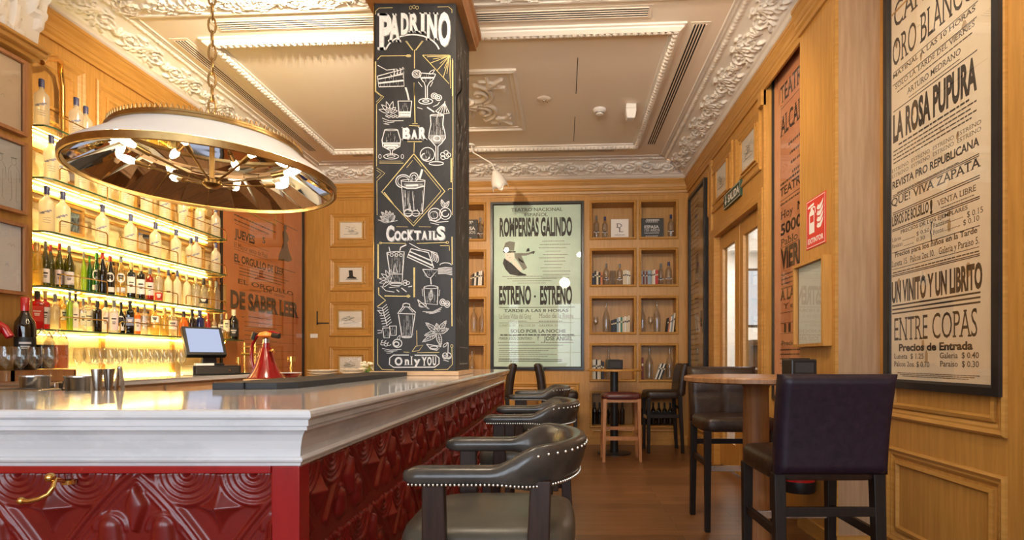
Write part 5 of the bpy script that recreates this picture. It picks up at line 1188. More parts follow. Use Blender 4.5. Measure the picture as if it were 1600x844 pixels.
# ---- 5 the brown poster by the far corner
XC_ = XR-.05
t = framed('theatre_poster', 'narrow looking black framed brown poster on the right wall by the far corner', 'poster', T_right, 7.52, 6.66, HC-.18, HC+2.19, .05, .06, M['blackframe'], M['paper_brown'])
P = SideSheet(T_right, .0275, XR-.028); R_, S_ = P.rule, P.small
r = random.Random(4)
for k in range(34):
    y = 312+k*7.6
    if 15 < k < 18 or 24 < k < 27: continue
    (S_ if k % 3 else R_)(*((1077.2, 1091.5, y, 3.4, 80+k) if k % 3 else (1077.2, 1091.5, y, 1.6)))
P.ink.rect(T_right, 7.2, 7.05, HC+1.1, HC+1.35, .0278); P.ink.rect(T_right, 6.95, 6.85, HC+.4, HC+.6, .0278)
P.done(t, M['ink_brown'], M['ink_brown'])
# ---- small prints above the doors and on the cupboard panels
def sketch(T, a0, a1, z0, z1, d, seed, parent):
    r = random.Random(seed); m = MB(); w, h = abs(a1-a0), z1-z0; lo = min(a0, a1)
    for k in range(7):
        x, z = lo+w*r.uniform(.25, .7), z0+h*r.uniform(.3, .6); m.ribbon(T, [(x+w*.12*math.sin(q*1.7+k), z+h*.05*q) for q in np.linspace(0, 3, 7)], w*.012, d)
    m.ribbon(T, [(lo+.2*w, z0+.28*h), (lo+.8*w, z0+.3*h)], w*.014, d); m.build('pencil_sketch', M['ink_grey'], parent)
for (a0, a1, z0, z1, lb, sd) in ((5.41, 5.01, HC+1.80, HC+2.14, 'small framed print above the glazed doors, the one nearer the camera', 1), (6.30, 5.88, HC+1.80, HC+2.14, 'small framed print above the glazed doors, the one farther from the camera', 2)):
    t = framed('framed_print', lb, 'picture', T_right, a0, a1, z0, z1, .016, .02, M['wood'], M['print'], group='small prints set in the wood panels'); sketch(T_right, a0, a1, z0, z1, .0145, sd, t)
for i, ((a, b, c, d), lb) in enumerate((((530.5, 346.5, 567.5, 374.5), 'framed print on the far wall panel, topmost of the column left of the pillar'), ((529.5, 416, 567.5, 443.5), 'framed print of a boot on the panel above the cupboard door'), ((530, 485.5, 568, 513), 'framed print on the upper panel of the cupboard door'), ((531, 556.5, 568, 583), 'framed print low on the cupboard door behind the white dishes'))):
    o_ = .022 if i > 1 else 0; T = lambda s, z, d_, o_=o_: T_back(s, z, d_+o_)
    s0, z1 = bpx(a, b); s1, z0 = bpx(c, d); t = framed('framed_print', lb, 'picture', T, s0, s1, z0, z1, .014, .02, M['cap_gold'], M['print'], group='small prints set in the wood panels')
    if i == 1:
        w, h = s1-s0, z1-z0; m = MB().poly(T, [(s0+w*x, z0+h*y) for x, y in ((.42, .75), (.58, .75), (.60, .42), (.74, .34), (.74, .28), (.36, .30), (.34, .34), (.44, .42))], .0145); m.ribbon(T, [(s0+w*.3, z0+h*.26), (s0+w*.8, z0+h*.25)], w*.02, .0145); m.build('printed_boot', M['ink'], t)
    else: sketch(T, s0, s1, z0, z1, .0145, 10+i, t)
# ---- the three drawings on the near left pier
T_pier = lambda y, z, d: (XP+d, y, z)
for i, (zt, zb, mt_, lb) in enumerate(((HC+1.775, HC+1.325, 'drawing_tan', 'topmost oak framed drawing on the near left wall, plain tan sheet'), (HC+1.285, HC+.855, 'drawing', 'oak framed sketch of standing figures on the near left wall'), (HC+.80, HC+.375, 'white', 'lowest oak framed drawing on the near left wall, faint grey lines on white'))):
    t = framed('framed_drawing', lb, 'picture', T_pier, 2.72, 3.30, zb, zt, .022, .045, M['wood_stool'], M[mt_], [(0, .001), (0, .045), (.020, .045), (.022, .03)], group='framed drawings on the near left wall')
    m = MB(); d = .0212
    if i == 1:
        for cx in (3.155, 3.235):
            z = zb+.30; m.ribbon(T_pier, [(cx+.014*math.cos(q), z+.02*math.sin(q)) for q in np.linspace(0, 2*PI, 14)], .002, d); m.ribbon(T_pier, [(cx-.018, z+.02), (cx+.02, z+.024)], .006, d)
            m.ribbon(T_pier, [(cx-.012, z-.02), (cx-.03, z-.05), (cx-.032, z-.12), (cx-.02, z-.13)], .002, d); m.ribbon(T_pier, [(cx+.012, z-.02), (cx+.032, z-.05), (cx+.034, z-.11)], .002, d)
            m.ribbon(T_pier, [(cx-.018, z-.06), (cx-.014, z-.13), (cx-.012, z-.22), (cx-.024, z-.235)], .002, d); m.ribbon(T_pier, [(cx+.016, z-.06), (cx+.016, z-.13), (cx+.012, z-.22), (cx+.024, z-.235)], .002, d)
    else:
        r = random.Random(i+2)
        for k in range(9 if i == 2 else 4): y, z = r.uniform(3.0, 3.24), r.uniform(zb+.12, zt-.1); m.ribbon(T_pier, [(y, z), (y+.015, z+.012), (y+.022, z-.006)], .0016, d)
    m.build('ink_lines', M['ink_grey'], t)
# ================================================================== glass shelves on the left wall
SX0, SX1, SY0, SY1 = -3.715, -3.50, 3.74, 5.73
SHELF = {'topmost': 2.81, 'second': 2.455, 'third': 2.09, 'fourth': 1.716, 'lowest': 1.42}
for nm, z in SHELF.items():
    y1 = 6.03 if nm == 'lowest' else SY1
    t = thing('glass_shelf', 'green edged glass shelf of the backlit bottle wall, %s of the five' % nm, 'shelf', (0, 0, z), 0, 'glass shelves of bottles')
    MB().add([(SX0, SY0, -.012), (SX1-.03, SY0, -.012), (SX1, SY0+.04, -.012), (SX1, y1, -.012), (SX0, y1, -.012), (SX0, SY0, 0), (SX1-.03, SY0, 0), (SX1, SY0+.04, 0), (SX1, y1, 0), (SX0, y1, 0)],
             [(0, 1, 2, 3, 4), (5, 6, 7, 8, 9)]).build('glass_plate', M['shelfglass'], t)
    MB().add([(SX0, SY0, -.012), (SX1-.03, SY0, -.012), (SX1, SY0+.04, -.012), (SX1, y1, -.012), (SX0, y1, -.012), (SX0, SY0, 0), (SX1-.03, SY0, 0), (SX1, SY0+.04, 0), (SX1, y1, 0), (SX0, y1, 0)],
             [(0, 1, 6, 5), (1, 2, 7, 6), (2, 3, 8, 7), (3, 4, 9, 8)]).build('polished_edge', M['glassedge'], t)
    for a, b in ((3.82, 4.22), (4.34, 4.99), (5.10, 5.70)):
        MB().tube([(SX1+.006, a, .004), (SX1+.006, a, .075), (SX1+.006, a+.015, .09), (SX1+.006, b-.015, .09), (SX1+.006, b, .075), (SX1+.006, b, -.02), (SX1-.02, b, -.028), (SX0, b, -.028)], .0045, 6).build('brass_rail', M['brass'], t, smooth=True)
    MB().box(SX0, SX0+.010, SY0, y1, -.034, -.027).build('led_strip', M['led'], t)
o = tag(MB().tube([(-3.685, 4.05, 2.812), (-3.685, 4.05, 3.22), (-3.67, 4.02, 3.31), (-3.60, 3.94, 3.345), (-3.50, 3.80, 3.29), (-3.36, 3.58, 3.17), (-3.24, 3.43, 3.08), (-3.225, 3.40, 3.05)], .018, 12).build('brass_pipe', M['brass'], smooth=True), 'bent polished brass pipe rising at the near end of the glass shelves', 'pipe')
o = tag(MB().tube([(-3.69, 3.70, 1.071), (-3.69, 3.70, 3.30)], .016, 12).build('brass_pipe', M['brass'], smooth=True), 'straight brass pipe close to the wall behind the top left bottle', 'pipe')
cl = thing('cove_light', 'warm light strip lying on the crown moulding above the bottle wall', 'light strip', (0, 0, HC+2.535))
MB().box(XL+.005, XL+.03, 3.5, 7.4, 0, .012).build('led_strip', emit('cove_led', (1, .70, .30), 120), cl)
MB().box(XL+.002, XL+.035, 3.5, 7.4, -.003, 0).build('channel', M['white'], cl)

# ================================================================== bottles
def facing(x, y): return math.atan2(-y, -x)
BP = {'vodka': [(.0001, 0), (.92, 0), (1, .02), (1, .60), (.93, .66), (.62, .715), (.38, .75), (.33, .80), (.33, .87)],
      'vermouth': [(.0001, 0), (.95, 0), (1, .02), (1, .54), (.94, .60), (.66, .70), (.42, .79), (.35, .84), (.34, .90)],
      'wine': [(.0001, 0), (.95, 0), (1, .02), (1, .58), (.92, .66), (.5, .75), (.38, .79), (.36, .93)],
      'gin': [(.0001, 0), (.95, 0), (1, .02), (1, .66), (.92, .71), (.5, .74), (.40, .76), (.40, .84)],
      'squat': [(.0001, 0), (.9, 0), (1, .04), (1.02, .5), (.95, .60), (.55, .68), (.36, .72), (.34, .84)],
      'carafe': [(.0001, 0), (.86, 0), (.90, .02), (.96, .20), (1.0, .42), (.92, .54), (.60, .64), (.32, .71), (.26, .76), (.24, .94)]}
CAPZ = {'vodka': .86, 'vermouth': .89, 'wine': .84, 'gin': .835, 'squat': .83, 'carafe': .94}
def bottle(label, loc, kind, h, r, glass_m, cap_m, label_m=None, lz=(.10, .42), group=None, oval=False, square=False, text=None, name='bottle', neck=None):
    a = facing(loc[0], loc[1]); t = thing(name, label, 'bottle', loc, a, group)
    prof = [(q*r if q > .001 else q, z*h) for q, z in BP[kind]]
    if square:
        m, rr = superloft([(-q, q, -q, q, z) for q, z in prof[1:]], 28, 7 if square is True else square)
        m.build('glass_body', M[glass_m], t, smooth=True, angle=50)
    else: MB().lathe(prof, 22).build('glass_body', M[glass_m], t, smooth=True, angle=70)
    z0 = CAPZ[kind]*h; rn = prof[-1][0]
    MB().lathe([(.0001, z0-.012), (rn*1.16, z0-.012), (rn*1.18, h-.004), (rn*1.05, h), (.0001, h)], 16).build('cap', M[cap_m], t, smooth=True, angle=40)
    if neck: MB().lathe([(rn*1.06, z0-.05), (rn*1.06, z0-.02)], 16).build('neck_band', M[neck], t, smooth=True)
    if label_m:
        lm = MB()
        if square:
            w = r*.86; lm.add([(r*1.012, -w, lz[0]*h), (r*1.012, w, lz[0]*h), (r*1.012, w, lz[1]*h), (r*1.012, -w, lz[1]*h)], [(0, 1, 2, 3)])
        elif oval:
            zc, hh = (lz[0]+lz[1])/2*h, (lz[1]-lz[0])/2*h; n = 20; vs = [(r*1.012, 0, zc)]
            for k in range(n): q = 2*PI*k/n; an = .95*math.cos(q); vs.append((r*1.012*math.cos(an), r*1.012*math.sin(an), zc+hh*math.sin(q)))
            # flatten onto the curve in strips
            for f in (.5,):
                pass
            lm.add(vs, [(0, 1+k, 1+(k+1) % n) for k in range(n)])
            lm.v = [(max(x, r*1.012*math.cos(min(1.2, abs(y)/r))), y, z) for x, y, z in lm.v]
            lm.lathe([(r*1.010, .10*h), (r*1.010, .22*h)], 14, (0, 0, 0), -1.0, 1.0)
        else: lm.lathe([(r*1.012, lz[0]*h), (r*1.012, lz[1]*h)], 16, (0, 0, 0), -1.25, 1.25)
        lo = lm.build('label', M[label_m], t, smooth=True)
        mk = MB(); zc = lz[0]*h+(lz[1]-lz[0])*h*.62
        dark = M['label_black'] if label_m not in ('label_black', 'label_red', 'label_blue') else M['label_white']
        for k, (q, w) in enumerate(((0, .55), (-.16, .40), (-.26, .34))): mk.lathe([(r*1.02, zc+q*(lz[1]-lz[0])*h), (r*1.02, zc+q*(lz[1]-lz[0])*h+.006*(2 if k == 0 else 1))], 8, (0, 0, 0), -w, w) if not square else mk.add([(r*1.016, -w*r, zc+q*(lz[1]-lz[0])*h), (r*1.016, w*r, zc+q*(lz[1]-lz[0])*h), (r*1.016, w*r, zc+q*(lz[1]-lz[0])*h+.008), (r*1.016, -w*r, zc+q*(lz[1]-lz[0])*h+.008)], [(0, 1, 2, 3)])
        mk.build('label_print', dark, lo)
    return t
def on_shelf(px, nm, depth=0):
    X = -3.57-.085*depth; return (X, X*F/(px-CX), SHELF[nm]+.0015)
def row(nm, items):
    items = [list(it) for it in items]
    for i, it in enumerate(items):
        if i % 2 and it[1] == 0: it[1] = .75
    P_s = [on_shelf(it[0], nm, it[1]) for it in items]
    for i, it in enumerate(items):
        px, depth, look, kind, h, r, g, c, lm, lz, kw = it
        r = min([r]+[.44*math.hypot(P_s[i][0]-q[0], P_s[i][1]-q[1]) for j, q in enumerate(P_s) if j != i])
        lab = '%s, %s from left, %s glass shelf' % (look, ORD[i], nm)
        bottle(lab, on_shelf(px, nm, depth), kind, h, r, g, c, lm, lz, 'bottles on the %s glass shelf' % nm, **kw)
FR = lambda px, d=0, h=.315: (px, d, 'frosted white bottle with navy cap', 'vodka', h, .041, 'frost', 'cap_blue', None, (0, 0), {})
def frost_row(nm, pxs):
    for i, (px, d) in enumerate(pxs):
        t = bottle('frosted white bottle with navy cap, %s from the left on the %s glass shelf' % (ORD[i], nm), on_shelf(px, nm, d), 'vodka', .318, .042, 'frost', 'cap_blue', None, group='bottles on the %s glass shelf' % nm)
        r = .0425; m = MB(); rr = random.Random(i+int(px))
        for k in range(5):
            a0 = -.9+.3*k+rr.uniform(-.05, .05); m.lathe([(r, .118+.012*k*.5-(.006 if k % 2 else 0)), (r, .128+.012*k*.5)], 4, (0, 0, 0), a0, a0+.34)
        for k in range(3): m.lathe([(r, .06+.016*k), (r, .063+.016*k)], 6, (0, 0, 0), -.5, .5)
        m.build('blue_print', M['label_blue'], t)
frost_row('topmost', [(65, 0), (119, 0), (134, .6), (178, 0), (215, 0)])
frost_row('second', [(80, 0), (94, .7), (128, 0), (163, 0), (197, 0), (229, 0), (258, 0), (286, 0), (312, 0), (337, 0)])
frost_row('third', [(73, 0), (98, 0), (160, 0), (204, 0), (243, 0), (275, 0), (298, 1.2), (307, 0), (337, 0)])
row('fourth', [
 (57, .6, 'pale yellow bottle half hidden by the wall', 'wine', .30, .036, 'amber', 'cap_gold', None, (0, 0), {}),
 (71, 0, 'black bottle with tall white label', 'vermouth', .325, .047, 'olive', 'cap_grey', 'label_white', (.10, .40), {}),
 (79, .9, 'green bottle with red cap', 'vermouth', .31, .040, 'olive', 'cap_red', None, (0, 0), {}),
 (93, 0, 'dark bottle with red cap and pink label', 'vermouth', .33, .045, 'olive', 'cap_red', 'label_pink', (.10, .42), {}),
 (108, 0, 'dark bottle with grey cap and pale label', 'vermouth', .315, .045, 'olive', 'cap_grey', 'label_white', (.10, .40), {}),
 (131, 0, 'lime green bottle without label', 'vermouth', .31, .037, 'lime', 'cap_grey', None, (0, 0), {'neck': 'label_white'}),
 (140, .6, 'bright green bottle standing behind', 'vermouth', .28, .037, 'green', 'cap_green', None, (0, 0), {}),
 (151, 0, 'green bottle with round white label', 'vermouth', .325, .042, 'green', 'cap_green', 'label_white', (.34, .58), {'oval': True, 'neck': 'label_white'}),
 (160, 0, 'slim dark bottle with red cap', 'vermouth', .32, .038, 'darkglass', 'cap_red', None, (0, 0), {}),
 (172, 0, 'dark brown bottle with red cap and round label', 'vermouth', .325, .042, 'darkglass', 'cap_red', 'label_white', (.34, .58), {'oval': True, 'neck': 'label_red'}),
 (189, 0, 'pale gold bottle with round label', 'vermouth', .325, .041, 'amber', 'cap_grey', 'label_white', (.34, .58), {'oval': True}),
 (205, 0, 'dark bottle with wide pinkish label', 'gin', .31, .043, 'darkglass', 'cap_gold', 'label_pink', (.16, .60), {'square': 5}),
 (220, 0, 'dark bottle with wide grey label', 'gin', .30, .043, 'darkglass', 'cap_gold', 'label_white', (.14, .56), {}),
 (234, 0, 'red bottle with pale label', 'gin', .30, .042, 'redglass', 'cap_grey', 'label_pink', (.18, .56), {}),
 (248, 0, 'clear bottle with red foot label', 'vodka', .31, .042, 'clearbottle', 'cap_grey', 'label_red', (.04, .26), {}),
 (263, 0, 'white bottle with navy cap', 'vodka', .32, .043, 'frost', 'cap_blue', 'label_cream', (.30, .36), {}),
 (277, 0, 'plain white bottle with navy cap', 'vodka', .315, .043, 'frost', 'cap_blue', None, (0, 0), {}),
 (292, 0, 'milky white bottle with pale cap', 'vodka', .32, .043, 'frost', 'label_cream', None, (0, 0), {}),
 (306, 0, 'clear bottle with gold cap', 'gin', .30, .040, 'clearbottle', 'cap_gold', None, (0, 0), {}),
 (318, 0, 'clear bottle with small black label', 'squat', .31, .042, 'clearbottle', 'cap_black', 'label_black', (.18, .34), {}),
 (329, .7, 'pale gold bottle standing behind', 'wine', .30, .038, 'amber', 'cap_gold', None, (0, 0), {}),
 (338, 0, 'slim clear bottle at the end', 'wine', .31, .036, 'clearbottle', 'cap_grey', None, (0, 0), {}),
])
row('lowest', [
 (58, .5, 'square crimson bottle', 'gin', .26, .048, 'redglass', 'cap_black', 'label_red', (.2, .6), {'square': True}),
 (70, 0, 'dark red bottle with striped white label', 'gin', .27, .042, 'redglass', 'cap_gold', 'label_white', (.14, .58), {}),
 (86, 0, 'large round clear bottle', 'squat', .25, .056, 'clearbottle', 'cap_grey', None, (0, 0), {}),
 (100, .5, 'pale yellow bottle', 'gin', .25, .040, 'amber', 'cap_gold', 'label_cream', (.3, .6), {}),
 (109, 0, 'pale greenish bottle', 'gin', .28, .036, 'lime', 'cap_grey', None, (0, 0), {}),
 (118, 0, 'white bottle with black lettering', 'gin', .28, .038, 'frost', 'cap_black', 'label_white', (.1, .62), {'square': True}),
 (130, .4, 'clear square bottle with grey cap', 'gin', .25, .040, 'clearbottle', 'cap_grey', 'label_cream', (.2, .55), {'square': True}),
 (139, 0, 'clear square bottle with cream label', 'gin', .27, .038, 'clearbottle', 'cap_gold', 'label_cream', (.15, .6), {'square': True}),
 (152, 0, 'ribbed black bottle', 'gin', .24, .045, 'darkglass', 'cap_black', None, (0, 0), {}),
 (165, 0, 'white bottle with pink flowers', 'gin', .26, .040, 'frost', 'cap_black', 'label_pink', (.1, .62), {}),
 (178, 0, 'pink patterned white bottle', 'gin', .26, .041, 'frost', 'cap_grey', 'label_pink', (.08, .6), {}),
 (189, 0, 'squat black bottle with lozenge label', 'squat', .26, .050, 'darkglass', 'cap_black', 'label_white', (.18, .56), {'oval': True}),
 (203, 0, 'tall black bottle with grey label', 'gin', .27, .042, 'darkglass', 'cap_black', 'label_blue', (.25, .5), {'square': 5}),
 (215, .4, 'amber bottle with brown label', 'gin', .24, .036, 'cola', 'cap_black', 'label_pink', (.12, .55), {}),
 (226, 0, 'clear square shouldered bottle', 'gin', .26, .046, 'clearbottle', 'cap_grey', None, (0, 0), {'square': 5}),
 (242, 0, 'pale bottle with boxed white label', 'squat', .28, .048, 'amber', 'cap_grey', 'label_white', (.42, .62), {'square': 4}),
 (257, 0, 'slim pale yellow bottle', 'gin', .25, .036, 'amber', 'cap_gold', None, (0, 0), {}),
 (270, 0, 'clear bottle with pinkish label', 'gin', .27, .043, 'clearbottle', 'cap_gold', 'label_pink', (.25, .55), {}),
 (287, 0, 'brown ribbed bottle behind the till', 'squat', .24, .045, 'cola', 'cap_black', None, (0, 0), {}),
 (300, .2, 'brown bottle behind the till with black cap', 'squat', .27, .042, 'brownsyrup', 'cap_black', None, (0, 0), {}),
 (312, 0, 'cobalt blue bottle', 'gin', .27, .040, 'blueglass', 'cap_blue', 'label_pink', (.1, .3), {}),
 (325, 0, 'red bottle with white label', 'gin', .26, .038, 'redglass', 'cap_red', 'label_white', (.08, .35), {}),
 (335, .2, 'clear round bottle', 'squat', .26, .044, 'clearbottle', 'cap_gold', 'label_cream', (.2, .5), {}),
 (346, 0, 'clear bottle with white label', 'gin', .27, .040, 'clearbottle', 'cap_grey', 'label_white', (.25, .6), {}),
 (354, 0, 'slim clear bottle with cream label', 'wine', .272, .036, 'amber', 'cap_gold', 'label_cream', (.3, .75), {}),
 (365, 0, 'large black wine bottle, white cap', 'wine', .335, .050, 'darkglass', 'label_cream', 'label_black', (.12, .4), {}),
])
# ================================================================== back counter and what stands on it
CZ = 1.07
bc = thing('back_counter', 'pale back counter with a white top running under the glass shelves', 'counter')
MB().box(-3.245, -2.95, 2.35, 3.375, CZ-.035, CZ).box(-3.715, -2.95, 3.375, 5.34, CZ-.035, CZ).build('counter_top', M['marble'], bc, bevel=.006)
MB().box(-3.24, -2.99, 2.36, 3.375, 0, CZ-.035).box(-3.715, -2.99, 3.375, 5.32, 0, CZ-.035).build('body', M['wood_pale'], bc)
for k in range(5): MB().box(-2.99, -2.972, 2.40+.575*k, 2.94+.575*k, .12, CZ-.05).build('door', M['wood_pale'], bc, bevel=.004)
MB().box(-3.0, -2.945, 5.34, 5.36, .7, CZ-.004).build('end_panel', M['wood'], bc)
wine_prof = [(.0001, .003), (.034, 0), (.034, .003), (.008, .008), (.0042, .02), (.0042, .095), (.012, .105), (.030, .125), (.038, .155), (.037, .185), (.031, .225), (.0295, .225), (.035, .185), (.036, .155), (.028, .128), (.0001, .112)]
def wineglass(label, loc, s=1, group=None, coupe=False):
    t = thing('wine_glass', label, 'wine glass', loc, 0, group)
    MB().lathe([(r*s, z*s) for r, z in wine_prof[:7]], 20).build('stem_and_foot', M['clear'], t, smooth=True)
    MB().lathe([(r*s, z*s) for r, z in wine_prof[6:]], 20).build('bowl', M['clear'], t, smooth=True)
    return t
wg = wineglass('wine glass in the backlit row on the back counter, nearest the orange jar', (-3.30, 3.30*F/(CX-140), CZ), 1, 'wine glasses on the back counter')
lst = [(157, -3.32), (174, -3.25), (189, -3.34), (206, -3.27), (222, -3.36), (236, -3.28), (247, -3.40), (258, -3.3), (268, -3.38), (284, -3.30)]
for i, (px, X) in enumerate(lst):
    dup(wg, (X, X*F/(px-CX), CZ), 0, 'wine glass on the back counter, %s after the one by the jars' % ORD[i], 'wine glasses on the back counter')
for i, (px, X) in enumerate(((10, -2.986), (33, -2.986), (56, -2.986), (79, -2.986))):
    dup(wg, (X, X*F/(px-CX), CZ), 0, 'wine glass by the black wine bottle, %s from the left edge' % ORD[i], 'wine glasses by the black wine bottle').scale = (.92, .92, .95)
cl = thing('counter_light', 'warm light strip along the back of the counter behind the wine glasses', 'light strip', (0, 0, CZ+.001))
MB().box(-3.712, -3.700, 3.8, 5.25, .003, .012).build('led_strip', M['led'], cl); MB().box(-3.714, -3.698, 3.8, 5.25, 0, .003).build('channel', M['white'], cl)
for i, px in enumerate((124, 150, 168, 184, 199, 214, 229, 242, 252, 263)):
    X = -3.52; dup(wg, (X, X*F/(px-CX), CZ), 0, 'wine glass in the rear row on the back counter, %s from the left' % ORD[i], 'wine glasses on the back counter')
bx = thing('wooden_box', 'low wooden box under the two swing top jars on the back counter', 'box', (-3.15, 3.275, CZ+.0005))
MB().box(-.075, .075, -.20, .20, 0, .012).box(-.075, -.063, -.2, .2, 0, .08).box(.063, .075, -.2, .2, 0, .08).box(-.075, .075, -.2, -.188, 0, .08).box(-.075, .075, .188, .2, 0, .08).build('tray_sides', M['wood_stool'], bx)
MB().box(-.063, .063, -.188, .188, .066, .074).build('lid_board', M['wood_pale'], bx)
def jar(label, Y, X, m):
    t = thing('swing_top_jar', label, 'jar', (X, Y, CZ+.082), 0, 'swing top jars on the wooden box')
    a, _ = superloft([(-.042, .042, -.042, .042, .0), (-.046, .046, -.046, .046, .008), (-.046, .046, -.046, .046, .165), (-.034, .034, -.034, .034, .20), (-.031, .031, -.031, .031, .215)], 28, 6); a.build('glass_body', M['clearbottle'], t, smooth=True)
    a, _ = superloft([(-.041, .041, -.041, .041, .006), (-.043, .043, -.043, .043, .15)], 28, 6); a.build('syrup', M[m], t, smooth=True)
    MB().lathe([(.0001, .214), (.036, .214), (.036, .232), (.02, .238), (.0001, .238)], 18).build('lid', M['clearbottle'], t, smooth=True)
    MB().tube([(.04, -.03, .19), (.045, 0, .225), (.04, .03, .19)], .003, 6).tube([(-.036, -.0, .2), (0, 0, .244), (.036, 0, .2)], .003, 6).build('wire_clasp', M['steel'], t)
jar('swing top jar of amber drink with orange slices', 3.422, -3.15, 'cola'); jar('swing top jar of dark brown drink beside the amber one', 3.325, -3.15, 'brownsyrup')
bottle('large black wine bottle with red cap beside the red bust', (-3.15, 3.222, CZ+.082), 'wine', .425, .049, 'darkglass', 'redgloss', 'label_black', (.2, .45), name='wine_bottle', neck='redgloss')
t = thing('red_bust', 'glossy red torso ornament on a black stand at the left edge', 'ornament', (-3.165, 3.0, CZ))
MB().box(-.045, .045, -.04, .04, 0, .012).box(-.03, .03, -.025, .025, .012, .22).build('stand', M['black'], t, bevel=.004)
rows = []
for j in range(14):
    f = j/13; z = .215+.155*f; w = .052+.028*math.sin(f*PI*.75)-(.035 if f > .95 else 0); d_ = .032+.016*math.sin(f*PI); rows.append([(d_*math.copysign(abs(math.cos(a))**.8, math.cos(a)), w*math.copysign(abs(math.sin(a))**.8, math.sin(a)), z) for a in np.linspace(0, 2*PI, 25)[:-1]])
m = MB().grid(rows, True); m.f.append(tuple(range(24))); m.f.append(tuple(range(13*24, 14*24)))
m.tube([(0, -.06, .345), (.01, -.115, .325), (.03, -.15, .27), (.05, -.16, .22)], .030, 12, True, .018).tube([(0, .06, .345), (.02, .095, .32), (.05, .10, .27)], .028, 12, True, .02)
m.sphere((.02, -.03, .315), .030, 12, 8).sphere((.02, .03, .315), .030, 12, 8)
m.build('torso', M['redgloss'], t, smooth=True)
# steel working ledge behind the bar front
wc = thing('work_counter', 'steel working counter low behind the marble bar front', 'counter')
MB().box(-2.93, -1.5, 2.03, 2.60, .94, .975).box(-2.93, -2.0, 2.60, 2.86, 1.02, 1.05).build('steel_top', M['steel'], wc, bevel=.004)
MB().box(-2.92, -1.5, 2.06, 2.58, 0, .94).box(-2.93, -2.0, 2.60, 2.84, 0, 1.02).build('body', M['steel'], wc)
t = thing('drain_rack', 'long ribbed steel drain rack at the left edge behind the marble', 'drain rack', (-2.72, 2.73, 1.05))
MB().box(-.2, .24, -.11, .11, 0, .01).build('tray', M['steel'], t)
for k in range(4): MB().box(-.2, .24, -.105+.062*k, -.085+.062*k, .01, .05 if k else .035).build('rib', M['steel'], t, bevel=.003)
t = thing('steel_block', 'small grey steel tub standing left of the mixing tin', 'tub', (-2.06, 2.14, .976))
MB().box(-.11, .07, -.05, .05, 0, .125).build('tub', M['steel'], t, bevel=.006); MB().box(-.10, .06, -.04, .04, .118, .1265).build('hollow', M['black'], t)
def tin(label, px, py, Y, z0, r0, r1, nm='mixing_tin', handles=False):
    X = (px-CX)*Y/F; h = HC+(CY-py)*Y/F-z0; t = thing(nm, label, 'bar tin', (X, Y, z0+.001))
    MB().lathe([(.0001, 0), (r0, 0), (r0+.002, .004), (r1, h-.004), (r1+.003, h), (r1-.002, h), (r0-.003, .008), (.0001, .008)], 32).build('tin_body', M['steel'], t, smooth=True, angle=50)
    MB().lathe([(r1-.002, h-.003), (r1+.004, h-.003), (r1+.004, h+.002), (r1-.002, h+.002)], 32).build('rim', M['steel'], t, smooth=True)
    if handles:
        for sg in (-1, 1): MB().tube([(sg*(r1-.004), 0, h-.02), (sg*(r1+.022), 0, h-.022), (sg*(r1+.024), 0, h-.05), (sg*(r1-.008), 0, h-.06)], .004, 6).build('handle', M['steel'], t, smooth=True)
tin('steel mixing tin behind the left end of the marble bar', 54, 588, 2.25, .975, .040, .048)
tin('wide steel ice bucket with side handles behind the marble bar', 129, 588.5, 2.30, .975, .046, .058, 'ice_bucket', True)
def jigger(label, px, Y):
    X = (px-CX)*Y/F; t = thing('jigger', label, 'jigger', (X, Y, .9765)); t.rotation_euler = (0, .0, 0)
    MB().lathe([(.0001, 0), (.019, 0), (.021, .01), (.010, .10), (.010, .108), (.021, .20), (.019, .20), (.008, .11), (.0001, .11)], 20).build('double_cone', M['steel'], t, smooth=True, angle=50)
    MB().lathe([(.0115, .098), (.0125, .104), (.0115, .11)], 20).build('waist_ring', M['steel'], t, smooth=True)
jigger('tall steel jigger behind the bar, the one beside the ice bucket', 152, 2.22); jigger('tall steel jigger behind the bar, the one beside the tongs', 170, 2.28)
X = (187-CX)*2.25/F; t = thing('ice_tongs', 'open steel ice tongs standing behind the marble bar', 'tongs', (X, 2.25, .975))
MB().taper((-.028, 0, 0), (-.003, 0, .205), .006, .014, .006, .014).build('arm', M['steel'], t); MB().taper((.028, 0, 0), (.003, 0, .205), .006, .014, .006, .014).build('arm', M['steel'], t); MB().sphere((0, 0, .206), .009, 10, 6).build('spring_end', M['steel'], t, smooth=True)
# till
t = thing('till', 'black touch screen till with cash drawer on the back counter', 'till', (-3.20, 5.0, CZ), math.radians(50))
MB().box(-.19, .19, -.17, .17, 0, .085).build('cash_drawer', M['black'], t, bevel=.004)
MB().box(-.17, .17, -.182, -.17, .012, .072).build('drawer_front', plain('till_charcoal', (.03, .028, .026), .4), t, bevel=.003); MB().lathe([(.0001, 0), (.010, 0), (.010, .006), (.0001, .006)], 12, (.09, 0, 0)).build('lock', M['steel'], t)
kids(t)[-1].location = (0, -.183, .04); kids(t)[-1].rotation_euler = (PI/2, 0, 0)
MB().box(-.165, -.02, -.15, -.1, .085, .105).build('card_tray', M['white'], t, bevel=.003)
MB().box(-.10, .10, -.03, .12, .085, .105).taper((0, .06, .10), (0, .06, .27), .12, .06, .09, .05).build('stand', M['black'], t, bevel=.004)
def tilt(b, ang, z): ca, sa = math.cos(ang), math.sin(ang); b.v = [(x, y*ca-(zz)*sa*-1*0+(zz)*sa, z+zz*ca-y*sa) for x, y, zz in b.v]; return b
A = math.radians(30)
s_ = tilt(MB().box(-.195, .125, -.03, .025, 0, .30), A, .165).build('monitor', M['black'], t, bevel=.006)
tilt(MB().box(-.168, .098, -.0335, -.0305, .03, .275), A, .165).build('screen', M['screen'], s_)
